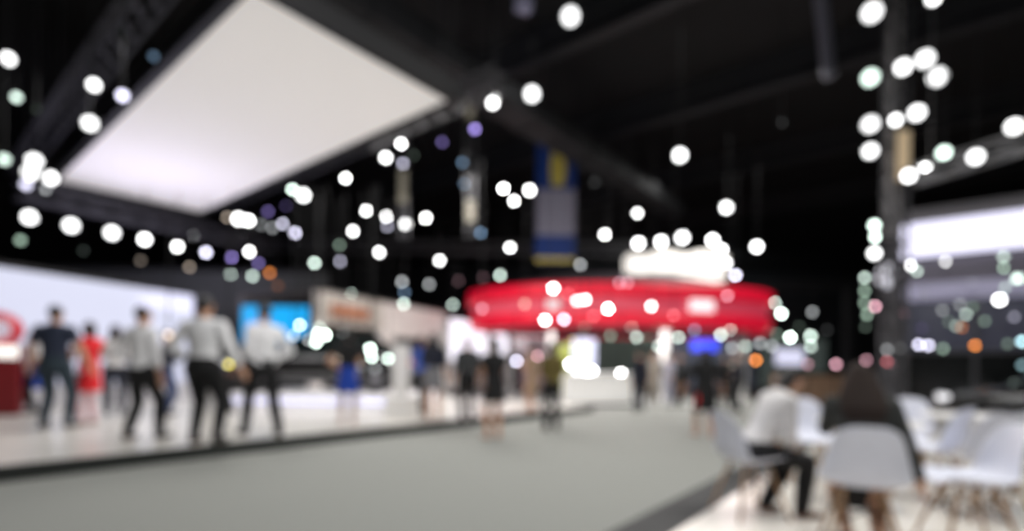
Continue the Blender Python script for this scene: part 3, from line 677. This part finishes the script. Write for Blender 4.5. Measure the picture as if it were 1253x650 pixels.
DNAV = cloth('dark navy', (26, 30, 46)); BEI = cloth('beige', (150, 142, 132)); BLUT = cloth('mid blue top', (50, 84, 172)); BJEAN = cloth('blue jeans', (50, 66, 104)); PALEB = cloth('pale pink stockings', (222, 186, 190)); DKOL = cloth('dark olive jacket', (48, 50, 48)); WBL = cloth('white blouse', (222, 220, 220)); GRYS = cloth('grey skirt', (120, 120, 124)); YOL = cloth('dark yellow', (96, 84, 40)); BRN = cloth('brown', (84, 56, 46))
SHOE = mat('black leather shoe', (20, 19, 19), .4); SHOEB = mat('brown leather shoe', (92, 62, 46), .45); SHOEN = mat('nude shoe', (190, 150, 130), .5)

def ik(a, b, l1, l2, pole):
    d = b - a; L = min(d.length, (l1 + l2) * .999)
    if d.length > L: b = a + d.normalized() * L; d = b - a
    x = (l1 * l1 - l2 * l2 + L * L) / (2 * L); h = math.sqrt(max(l1 * l1 - x * x, 0))
    dn = d.normalized(); p = pole - dn * pole.dot(dn)
    p = p.normalized() if p.length > 1e-5 else Vector((0, 1, 0))
    return a + dn * x + p * h, b

def finish(o, vox, sm=4):
    r = o.modifiers.new('remesh', 'REMESH'); r.mode = 'VOXEL'; r.voxel_size = vox; r.use_smooth_shade = True
    if sm:
        s = o.modifiers.new('smooth', 'SMOOTH'); s.iterations = sm; s.factor = .5

ARMS = {'down': ((.05, .02, -.318), (.2, -1, 0)), 'hip': ((-.035, .02, -.235), (1, -.4, 0)), 'front': ((-.085, .12, -.20), (.7, -.7, -.3)),
        'phone': ((-.07, .17, -.09), (.6, -.3, -1)), 'out': ((.11, .06, -.29), (.3, -1, 0)), 'fold': ((-.15, .10, -.13), (.8, .0, -.6)), 'face': ((-.06, .12, .04), (.4, .2, -1)), 'lap': ((-.06, .2, -.22), (.6, -.6, 0)), 'hang': ((.09, -.07, -.31), (.3, -1, 0)), 'back': ((-.09, -.09, -.24), (.8, -.4, 0))}

def person(label, loc, rz, H, top, bottom, hair=HAIRB, hairstyle='short', sleeve=.5, arms=('down', 'down'), feet=((-.06, 0), (.06, 0)), lean=0.0, skirt=None, build=1.0, shoes=SHOE, skin=SKIN, seat=None, vox=.014, headturn=0.0, headtilt=0.0, group=None, topname='shirt', topz=.50, stock=None, z=0):
    """a standing or seated figure; faces local +Y"""
    R = Matrix.Rotation(-lean, 3, 'X'); X = Vector((1, 0, 0)); Yv = Vector((0, 1, 0))
    hipz = .52 * H if seat is None else seat + .10
    hip0 = Vector((0, 0 if seat is None else 0, hipz))
    def T(x, y, zf):        # torso point, zf as a height fraction of the standing figure
        return hip0 + R @ Vector((x * H, y * H, (zf - .52) * H))
    Xd, Yd = X, R @ Yv
    sh = [T(s * .100 * build, -.005, .794) for s in (-1, 1)]
    hips = [hip0 + Vector((s * .052 * H * build, 0, -.01 * H)) for s in (-1, 1)]
    ank, knee = [], []
    for i, s in enumerate((-1, 1)):
        a = Vector((feet[i][0] * H, feet[i][1] * H, (feet[i][2] if len(feet[i]) > 2 else .04) * H))
        k_, a_ = ik(hips[i], a, .245 * H, .245 * H, Vector((s * .12, 1, .05)))
        knee.append(k_); ank.append(a_)
    elb, wri = [], []
    for i, s in enumerate((-1, 1)):
        off, pole = ARMS[arms[i]]
        o = R @ Vector((s * off[0] * H, off[1] * H, off[2] * H)) if arms[i] not in ('down', 'hang', 'out') else Vector((s * off[0] * H, off[1] * H, off[2] * H))
        e_, w_ = ik(sh[i], sh[i] + o, .172 * H, .15 * H, Vector((s * pole[0], pole[1], pole[2])))
        elb.append(e_); wri.append(w_)
    hc = T(0, .012, .925)
    HR = (R if abs(lean) < .35 else Matrix.Rotation(-lean * .6, 3, 'X')) @ Matrix.Rotation(headturn, 3, 'Z') @ Matrix.Rotation(-headtilt, 3, 'X')
    def torso(bm, inf, z0=.47, z1=.845):
        tab = [(.44, .078, .058), (.49, .087, .066), (.53, .088, .066), (.58, .078, .058), (.62, .073, .054), (.68, .080, .060), (.74, .092, .065), (.785, .100, .058), (.82, .082, .045), (.845, .046, .036)]
        rr = []
        for zf, rx, ry in tab:
            if zf < z0 - .001 or zf > z1 + .001: continue
            rr.append((T(0, 0, zf), rx * build * H + inf, ry * (.5 + .5 * build) * H + inf, Xd, Yd))
        loft(bm, rr, 20)
    def arm(bm, i, inf, frac):
        """frac 0..1 of the upper arm, 1..2 into the forearm"""
        e = sh[i].lerp(elb[i], min(frac, 1)); r0, r1, r2 = .0325 * H * (.6 + .4 * build), .026 * H, .017 * H
        cap(bm, sh[i], r0 + inf, e, (r0 + (r1 - r0) * min(frac, 1)) + inf)
        if frac > 1:
            w_ = elb[i].lerp(wri[i], frac - 1); cap(bm, elb[i], r1 + inf, w_, r1 + (r2 - r1) * (frac - 1) + inf)
    def leg(bm, i, inf, frac=2.0):
        r0, r1, r2 = .053 * H * (.5 + .5 * build), .034 * H, .021 * H
        k_ = hips[i].lerp(knee[i], min(frac, 1)); cap(bm, hips[i], r0 + inf, k_, r0 + (r1 - r0) * min(1, frac) + inf)
        if frac > 1:
            m_ = knee[i].lerp(ank[i], .35); e_ = knee[i].lerp(ank[i], frac - 1)
            cap(bm, knee[i], r1 + inf, m_, .034 * H + inf); cap(bm, m_, .034 * H + inf, e_, r2 + inf + (.006 if inf else 0))
    # body
    bm = nb(); torso(bm, -.004)
    cap(bm, T(0, -.004, .83), .034 * H, hc + HR @ Vector((0, -.010 * H, -.045 * H)), .030 * H)
    ball(bm, hc, (.043 * H, .054 * H, .060 * H), 18, 14, HR); ball(bm, hc + HR @ Vector((0, .014 * H, -.028 * H)), (.034 * H, .038 * H, .038 * H), 14, 10, HR)
    cap(bm, hc + HR @ Vector((0, .052 * H, .002 * H)), .005 * H, hc + HR @ Vector((0, .062 * H, -.018 * H)), .008 * H, 8)
    for s in (-1, 1): ball(bm, hc + HR @ Vector((s * .044 * H, -.004 * H, -.008 * H)), (.006 * H, .012 * H, .019 * H), 8, 8, HR)
    for i, s in enumerate((-1, 1)):
        arm(bm, i, 0, 2); leg(bm, i, 0)
        fd = Vector((s * .18, 1, 0)).normalized()
        cap(bm, ank[i] + Vector((0, -.012 * H, -.02 * H)), .020 * H, ank[i] + fd * (.085 * H) + Vector((0, 0, -.026 * H)), .014 * H)
        hd = (wri[i] - elb[i]).normalized(); sd = hd.cross(Vector((0, 0, 1)) if abs(hd.z) < .8 else Vector((1, 0, 0))).normalized()
        if sd.dot(Yv) < 0: sd = -sd
        pn = hd.cross(sd).normalized()
        if pn.dot(X * s) > 0: pn = -pn
        pc = wri[i] + hd * (.03 * H)
        loft(bm, [(wri[i], .015 * H, .012 * H, sd, pn), (pc, .024 * H, .012 * H, sd, pn), (wri[i] + hd * (.052 * H), .025 * H, .010 * H, sd, pn)], 12)
        for k, ln in enumerate((.038, .044, .041, .032)):
            b0 = wri[i] + hd * (.048 * H) + sd * ((1.5 - k) * .0145 * H); b1 = b0 + (hd + sd * (1.5 - k) * .05).normalized() * (ln * .55 * H) + pn * .004 * H; b2 = b1 + (hd + pn * .7).normalized() * (ln * .5 * H)
            cap(bm, b0, .0056 * H, b1, .0052 * H, 6); cap(bm, b1, .0052 * H, b2, .0045 * H, 6)
        b0 = wri[i] + hd * (.015 * H) + sd * (.016 * H); b1 = b0 + (hd * .6 + sd * .8 + pn * .3).normalized() * (.03 * H); b2 = b1 + (hd + pn * .3).normalized() * (.024 * H)
        cap(bm, b0, .0075 * H, b1, .0062 * H, 6); cap(bm, b1, .0062 * H, b2, .005 * H, 6)
    o = obj('person', bm, skin, None, True, loc=(loc[0], loc[1], z)); o.rotation_euler = (0, 0, rz)
    tag(o, label, 'person', group); finish(o, vox * .75, 3)
    root = o
    def part(name, bm, m, v=vox, sm=5, lab=None):
        q = obj(name, bm, m, root, True); finish(q, v, sm)
        if lab: q['label'] = lab
        return q
    # clothes
    inf = .012
    bm = nb(); torso(bm, inf + .004, topz if skirt is None else min(topz, .53))
    if sleeve > 0:
        for i in (0, 1): arm(bm, i, inf, sleeve)
    if skirt is not None and topname == 'dress':
        skirt_bm(bm, T, hip0, knee, H, build, skirt, seat, Xd)
    part(topname, bm, top)
    if skirt is not None and topname != 'dress':
        bm = nb(); skirt_bm(bm, T, hip0, knee, H, build, skirt, seat, Xd); part('skirt', bm, bottom)
    if skirt is None:
        bm = nb(); loft(bm, [(T(0, 0, zf), rx * build * H + inf, ry * build * H + inf, Xd, Yd) for zf, rx, ry in ((.45, .06, .05), (.48, .086, .066), (.52, .089, .068), (.585, .079, .059))], 20)
        for i in (0, 1): leg(bm, i, inf + .004, 1.97)
        part('trousers', bm, bottom)
    elif stock:
        bm = nb()
        for i in (0, 1): leg(bm, i, .004, 1.97)
        part('stockings', bm, stock)
    for i, s in enumerate((-1, 1)):
        fd = Vector((s * .18, 1, 0)).normalized(); bm = nb()
        cap(bm, ank[i] + Vector((0, -.016 * H, -.016 * H)), .0225 * H, ank[i] + fd * (.09 * H) + Vector((0, 0, -.022 * H)), .017 * H)
        part('shoe', bm, shoes, .011, 2)
    # hair
    bm = nb(); ball(bm, hc + HR @ Vector((0, -.012 * H, .014 * H)), (.049 * H, .054 * H, .056 * H), 18, 14, HR)
    if hairstyle == 'long':
        rr = []
        for k, (dz, rx, ry, dy) in enumerate(((.03, .046, .04, -.02), (-.03, .054, .034, -.028), (-.09, .064, .03, -.036), (-.16, .066, .026, -.05), (-.22, .048, .018, -.052))):
            rr.append((hc + HR @ Vector((0, 0, 0)) + R @ Vector((0, dy * H, dz * H)), rx * H, ry * H, X, Yd))
        loft(bm, rr, 16)
    elif hairstyle == 'full':
        rr = []
        for dz, rx, ry, dy in ((.035, .05, .045, -.015), (-.03, .072, .042, -.03), (-.09, .090, .04, -.044), (-.16, .094, .036, -.062), (-.22, .07, .024, -.07)):
            rr.append((hc + R @ Vector((0, dy * H, dz * H)), rx * H, ry * H, X, Yd))
        loft(bm, rr, 18)
    elif hairstyle == 'bob':
        loft(bm, [(hc + HR @ Vector((0, -.02 * H, .03 * H)), .048 * H, .045 * H, HR @ X, HR @ Yv), (hc + HR @ Vector((0, -.024 * H, -.03 * H)), .054 * H, .038 * H, HR @ X, HR @ Yv), (hc + HR @ Vector((0, -.026 * H, -.075 * H)), .046 * H, .03 * H, HR @ X, HR @ Yv)], 16)
    elif hairstyle == 'bun':
        ball(bm, hc + HR @ Vector((0, -.066 * H, .035 * H)), .027 * H)
    part('hair', bm, hair, .01, 2)
    for s in (-1, 1):
        bm = nb(); ball(bm, hc + HR @ Vector((s * .017 * H, .0475 * H, .002 * H)), .0065 * H, 8, 6); obj('eye', bm, EYE_M, root, True)
    bm = nb(); ball(bm, hc + HR @ Vector((0, .0505 * H, -.034 * H)), (.012 * H, .004 * H, .004 * H), 8, 6, HR); obj('mouth', bm, LIP, root, True)
    return root

def skirt_bm(bm, T, hip0, knee, H, build, length, seat, Xd):
    Yv = Vector((0, 1, 0))
    if seat is None:
        zb = .52 - length
        loft(bm, [(T(0, 0, .60), .078 * build * H + .014, .058 * H + .014, Xd, Yv), (T(0, 0, .52), .093 * build * H + .014, .070 * H + .014, Xd, Yv), (Vector((hip0.x, hip0.y, zb * H)), (.10 + .06 * length) * build * H, (.075 + .06 * length) * H, Vector((1, 0, 0)), Yv)], 20)
    else:
        loft(bm, [(hip0 + Vector((0, -.04 * H, .03 * H)), .1 * H, .075 * H, Vector((1, 0, 0)), Vector((0, 0, 1))), ((knee[0] + knee[1]) / 2, .1 * H, .06 * H, Vector((1, 0, 0)), Vector((0, 0, 1)))], 20)

def stand(px, fy, plat=True):
    g = ground(px, fy, PZ if plat else .004); return (g.x, g.y)
AWAY = 0.0     # faces +Y, away from the camera
PP = dict(z=PZ); FL = dict(z=.004)
person('man seen from behind in navy shirt and dark jeans, left of the red dress', stand(66, 524), .15, 1.80, NAV, JEAN, sleeve=.55, arms=('out', 'out'), build=1.15, feet=((-.08, .0), (.07, .05)), vox=.011, **PP)
person('woman in bright red sleeveless dress beside the navy shirted man', stand(108, 520), 1.4, 1.60, REDC, REDC, HAIRBR, 'bob', 0.15, ('phone', 'phone'), skirt=.20, topname='dress', shoes=SHOEN, stock=PALEB, **PP)
person('woman in white blouse and dark trousers behind, with brown shoulder hair', stand(140, 508), .6, 1.66, WBL, cloth('dark blue trousers', (34, 38, 52)), HAIRBR, 'long', .8, ('phone', 'down'), **PP)
person('person in white top and royal blue skirt between red kiosk and navy shirt', stand(41, 506), 2.6, 1.52, WBL, BLU, HAIRB, 'bob', .5, ('front', 'down'), skirt=.22, stock=BTR, **PP)
person('slim man in white shirt and black trousers, third figure from left in front row', stand(172, 538), -.2, 1.70, WSH, BTR, HAIRBR, sleeve=1.5, arms=('hip', 'down'), feet=((-.10, -.02), (.10, .06)), vox=.011, **PP)
person('person in dark blue jacket half hidden between the two white shirted men', stand(203, 508), -1.2, 1.58, DNAV, BJEAN, sleeve=1.8, arms=('phone', 'phone'), **PP)
person('largest man in white shirt and black trousers seen from behind at platform edge', stand(248, 543), -.1, 1.80, WSH, BTR, sleeve=1.7, arms=('hip', 'out'), build=1.25, feet=((-.065, 0), (.085, .02)), vox=.011, **PP)
person('man in white shirt and black trousers striding in front of the blue screen', stand(322, 533), .9, 1.80, WSH, BTR, sleeve=1.6, arms=('front', 'hip'), feet=((-.08, .12), (.06, -.12)), build=1.05, vox=.011, **PP)
person('person in dark brown jacket behind the yellow lamp near the plinth', stand(284, 505), 2.0, 1.30, BRN, BTR, HAIRBR, 'short', 1.6, ('front', 'front'), **PP)
person('woman in black top and royal blue skirt in front of the white plinth', stand(425, 519), .2, 1.60, BLKC, BLU, HAIRB, 'bob', .5, ('hip', 'front'), skirt=.20, shoes=SHOEN, stock=cloth('pale stockings', (196, 180, 176)), **PP)
person('woman in navy top and grey skirt in front of the open beige booth', stand(530, 513), .2, 1.60, DNAV, GRYS, HAIRB, 'long', 1.0, ('phone', 'down'), skirt=.18, shoes=SHOEN, **PP)
person('woman in mid blue top left of the navy topped woman', stand(514, 507), -.8, 1.58, BLUT, DKGR, HAIRBR, 'bob', .8, ('front', 'phone'), **PP)
person('person in grey top and black trousers below the white screen', stand(571, 514), .3, 1.52, DKGR, BTR, HAIRB, 'short', 1.4, ('down', 'down'), build=1.1, **PP)
person('woman in short black dress with bare arms standing on the grey carpet', stand(604, 537, False), .5, 1.60, BLKC, BLKC, HAIRB, 'bob', .35, ('fold', 'fold'), skirt=.16, topname='dress', shoes=SHOEN, build=1.1, **FL)
person('woman in tan dress in the distance left of the person in black', stand(651, 503), 1.0, 1.45, TANC, TANC, HAIRBR, 'short', .4, ('phone', 'down'), skirt=.24, topname='dress', shoes=SHOEN, **PP)
person('person all in black with dark yellow top on the carpet by the platform edge', stand(675, 527, False), .2, 1.60, YOL, BTR, HAIRBR, 'bob', .9, ('front', 'front'), **FL)
person('person in dark navy suit right of the white reception counter', stand(783, 503, False), .4, 1.62, DNAV, DNAV, HAIRB, 'short', 1.9, ('down', 'down'), build=1.1, **FL)
person('person in beige coat between two dark figures under the red canopy', stand(800, 497, False), 2.8, 1.62, BEI, BEI, HAIRBR, 'short', 1.9, ('front', 'down'), build=1.1, **FL)
person('person in pale lavender white clothes under the red canopy', stand(817, 497, False), 3.4, 1.55, cloth('pale lavender', (196, 194, 210)), cloth('pale grey lavender', (176, 176, 194)), HAIRB, 'long', 1.7, ('down', 'front'), **FL)
person('person in charcoal clothes, rightmost of the group under the red canopy', stand(833, 498, False), .6, 1.62, DKGR, BTR, HAIRB, 'short', 1.9, ('down', 'down'), build=1.1, **FL)
wk = person('woman in flowing black outfit with red trim walking up the aisle carpet', stand(862, 534, False), .1, 1.52, BLKC, BLKC, HAIRB, 'long', 1.2, ('out', 'out'), skirt=.24, topname='dress', feet=((-.05, .08), (.05, -.06)), build=1.3, shoes=SHOEN, **FL)
bm = nb(); loft(bm, [(Vector((-.17, -.02, .5)), .03, .08, Vector((1, 0, 0)), Vector((0, 1, 0))), (Vector((-.16, -.02, .68)), .03, .07, Vector((1, 0, 0)), Vector((0, 1, 0))), (Vector((-.13, 0, .82)), .02, .03, Vector((1, 0, 0)), Vector((0, 1, 0)))], 14)
tag(obj('sash', bm, REDC, wk, True), 'red sash')
person('person in dark clothes standing beyond the woman with red trim', stand(905, 505, False), .9, 1.62, DNAV, BTR, HAIRB, 'short', 1.9, ('front', 'down'), **FL)
person('person in black standing further off behind the seated women', stand(888, 500, False), -.6, 1.62, BLKC, BTR, HAIRB, 'short', 1.9, ('down', 'down'), build=1.1, **FL)

# ------------------------------------------------------------------ chairs, tables, seated women
def shell_bm():
    bm = nb(); prof = [(.235, .425), (.20, .442), (.10, .437), (0, .425), (-.10, .425), (-.17, .445), (-.215, .50), (-.24, .58), (-.26, .68), (-.285, .78), (-.305, .845)]
    wid = [.20, .225, .24, .25, .255, .26, .255, .24, .215, .185, .15]
    rows = []
    for k, ((y, z), w) in enumerate(zip(prof, wid)):
        row = []
        for j in range(9):
            a = -1 + j / 4; e = a * a
            up = .06 * e ** 1.6 * (1 if k < 5 else max(0, 1 - (k - 4) / 3)); fw = .07 * e ** 1.4 * (0 if k < 5 else min(1, (k - 4) / 3)) * (1 if k < 9 else .6)
            if k == 0: up *= .2
            row.append(bm.verts.new((a * w, y + fw, z + up - (.03 * e * e if k == 10 else 0))))
        rows.append(row)
    for a, b in zip(rows, rows[1:]):
        for j in range(8): bm.faces.new((a[j], a[j + 1], b[j + 1], b[j]))
    return bm
_ch = None
def chair(label, loc, rz, scale=1.0):
    global _ch
    t = thing('shell_chair', label, 'chair', (loc[0], loc[1], .003), rz, 'white shell chairs on the white floor'); t.scale = (scale,) * 3
    if _ch is None:
        _ch = []
        o = obj('shell', shell_bm(), WHITEPL, t, True); s = o.modifiers.new('solid', 'SOLIDIFY'); s.thickness = .012
        s = o.modifiers.new('sub', 'SUBSURF'); s.levels = 1; s.render_levels = 2; _ch.append(o)
        for sx in (-1, 1):
            for sy in (-1, 1):
                bm = nb(); tube(bm, (sx * .10, sy * .10, .425), (sx * .215, sy * .215 + .0, 0), .016, .011, 12); _ch.append(obj('leg', bm, WOOD, t, True))
        bm = nb()
        for sx in (-1, 1):
            tube(bm, (sx * .115, -.115, .36), (sx * .165, .165, .2), .005, seg=6); tube(bm, (sx * .165, -.165, .2), (sx * .115, .115, .36), .005, seg=6)
            tube(bm, (-.115, sx * .115, .36), (.165, sx * .165, .2), .005, seg=6); tube(bm, (-.165, sx * .165, .2), (.115, sx * .115, .36), .005, seg=6)
        _ch.append(obj('brace', bm, BLACK, t))
    else:
        for o in _ch:
            c = o.copy(); C.objects.link(c); c.parent = t
    return t
def table(label, loc, r=.4, h=.72):
    t = thing('round_table', label, 'table', (loc[0], loc[1], .003), 0, 'white round tables on the white floor')
    bm = nb(); lathe(bm, [(.001, h), (r - .01, h), (r, h - .008), (r, h - .02), (r - .02, h - .028), (.001, h - .028)], 48); obj('tabletop', bm, WHITE, t)
    bm = nb(); tube(bm, (0, 0, .02), (0, 0, h - .028), .03, seg=18); obj('pedestal', bm, WHITE, t, True)
    bm = nb(); lathe(bm, [(.001, .03), (.05, .028), (.24, .012), (.26, 0), (.001, 0)], 40); obj('base', bm, WHITE, t)
    return t
# front chair and woman
fc = P(1066, 560, 3.22); FR = -.46
chair('white shell chair seen from behind under the woman with long brown hair', (fc.x - .02, 3.28), FR, .97)
person('seated woman with long dark brown hair and dark jacket, seen from behind', (fc.x + .03, 3.33), FR + .05, 1.47, DKOL, BTR, mat('warm brown hair', (36, 22, 15), .85, noise=.3, scale=40), 'full', 1.9, ('face', 'hang'), feet=((-.05, .02), (.05, -.06)), seat=.425, lean=.26, build=1.12, shoes=SHOEB, vox=.01, headtilt=.2, skirt=.2, z=.004)
# left chair and woman
lc_ = P(917, 540, 4.0)
chair('white shell chair under the seated woman in the white blouse', (lc_.x + .03, 4.06), -1.42, .97)
person('seated woman in white blouse and black trousers leaning forward at left', (lc_.x + .05, 4.04), -1.5, 1.54, WBL, BTR, HAIRB, 'bob', 1.3, ('lap', 'lap'), feet=((-.06, .10), (.06, .22)), seat=.43, lean=.50, shoes=SHOEB, vox=.01, headtilt=.35, z=.004)
tp_ = P(1068, 520, 4.35)
table('white round table between the two seated women', (tp_.x, 4.4), .40)
for px, Y, rz, lab in ((1138, 4.6, .5, 'empty white shell chair right behind the woman in the dark jacket'), (1205, 4.1, -.2, 'empty white shell chair seen from behind near the right picture edge'), (1262, 4.3, -.5, 'empty white shell chair cut by the right edge of the picture'), (1108, 5.6, 2.4, 'empty white shell chair farthest back, facing the camera'), (988, 5.3, 2.9, 'empty white shell chair beyond the table, between the two women')):
    p = P(px, 540, Y); chair(lab, (p.x, Y), rz)
p = P(1190, 540, 5.1); table('white round table behind the empty chairs at far right', (p.x, 5.1), .42)
p = P(1150, 600, 3.5); chair('low empty white shell chair nearest the camera at lower right', (p.x + .12, 3.42), 1.3, .96)

# red kiosk at far left
q = stand(-2, 508)
kq = thing('red_kiosk', 'tall dark red kiosk with a glowing white panel at the left edge', 'kiosk', (q[0], q[1], PZ), .6)
RK = mat('gloss red kiosk shell', (206, 26, 46), .35, noise=.03); DR = mat('dark red kiosk body', (112, 12, 20), .4, noise=.05)
obj('body', box(nb(), (0, 0, .5), (.62, .45, 1.0), bev=.03), DR, kq)
obj('light_panel', box(nb(), (0, -.20, 1.12), (.56, .1, .22), bev=.02), mat('white kiosk panel', (240, 236, 230), .4, emit=1.1), kq)
obj('neck', box(nb(), (0, .02, 1.12), (.6, .3, .26), bev=.02), DR, kq)
bm = nb(); tube(bm, (0, -.13, 1.52), (0, .13, 1.52), .31, seg=40); obj('head', bm, RK, kq, True)
bm = nb(); tube(bm, (0, -.15, 1.52), (0, -.12, 1.52), .18, seg=32); obj('screen', bm, mat('pale kiosk screen', (200, 190, 205), .3, emit=.4), kq)

# ------------------------------------------------------------------ light
def area(name, loc, tgt, size, power, col=(1, 1, 1), sy=None):
    l = bpy.data.lights.new(name, 'AREA'); l.energy = power; l.size = size; l.color = col
    if sy: l.shape = 'RECTANGLE'; l.size_y = sy
    o = bpy.data.objects.new(name, l); C.objects.link(o); o.location = loc
    o.rotation_euler = (Vector(tgt) - Vector(loc)).to_track_quat('-Z', 'Y').to_euler(); return o
area('seating_light', (4.2, 3.8, 6.5), (3.6, 4.2, 0), 3.0, 330, (1, .97, .93))
area('seating_fill', (.6, -.8, 5.5), (2.9, 3.4, .5), 2.0, 110, (.95, .97, 1))  # unseen fill added to brighten the chair back facing the camera
area('aisle_light', UV(9, 4.2, 8.5), UV(9, 4.2, 0), 5, 125, (1, .99, .97), 8)
area('aisle_far_light', UV(18, 4.2, 8.5), UV(18, 4.2, 0), 5, 420, (1, .99, .96), 8)
area('platform_light', UV(3.5, 10, 5.9), UV(3.5, 9.5, 0), 3, 190, (1, .98, .97))
area('platform_front_fill', UV(3, 3.0, 6.5), UV(3.5, 8.5, 1.2), 2, 190, (1, .98, .97))  # unseen fill added to brighten the people's backs on the platform
area('back_wall_fill', (14, 42, 9), (14, 52, 4), 10, 420, (.9, .95, 1))  # unseen lamp added to lift the dark back wall
area('platform_mid_light', UV(9.5, 9.5, 6.5), UV(9.5, 9, 0), 4, 520, (1, .96, .93))
area('panel_tint_fill', UV(4.6, 16.2, 2.4), UV(4.7, 16.4, 6.2), 3.5, 190, (.80, .75, 1))  # unseen lamp added to tint the far end of the fabric lavender
area('canopy_light', (RC.x, RC.y - 3, zD - .1), (RC.x, RC.y - 3.5, 0), 6, 500, (1, .97, .95))
w = bpy.data.worlds.new('world'); bpy.context.scene.world = w; w.use_nodes = True
w.node_tree.nodes['Background'].inputs[0].default_value = (.6, .62, .7, 1); w.node_tree.nodes['Background'].inputs[1].default_value = .02

# ------------------------------------------------------------------ camera
cd = bpy.data.cameras.new('camera'); cam = bpy.data.objects.new('camera', cd); C.objects.link(cam)
cam.location = (0, 0, EYE); cam.rotation_euler = (PI / 2, -ROLL, 0)
cd.sensor_width = 36; cd.lens = FPX / 1253 * 36; cd.shift_y = (HY - 325) / 1253; cd.clip_end = 200; cd.clip_start = .05
cd.dof.use_dof = True; cd.dof.focus_distance = .3
cd.dof.aperture_fstop = (cd.lens / 1000) / (.3 * COC / FPX)
cd.dof.aperture_blades = 0
sc_ = bpy.context.scene; sc_.camera = cam
sc_.view_settings.view_transform = 'Standard'; sc_.view_settings.look = 'None'
sc_.cycles.use_denoising = True; sc_.cycles.use_adaptive_sampling = False
sc_.cycles.max_bounces = 5; sc_.cycles.diffuse_bounces = 3; sc_.cycles.sample_clamp_indirect = 4
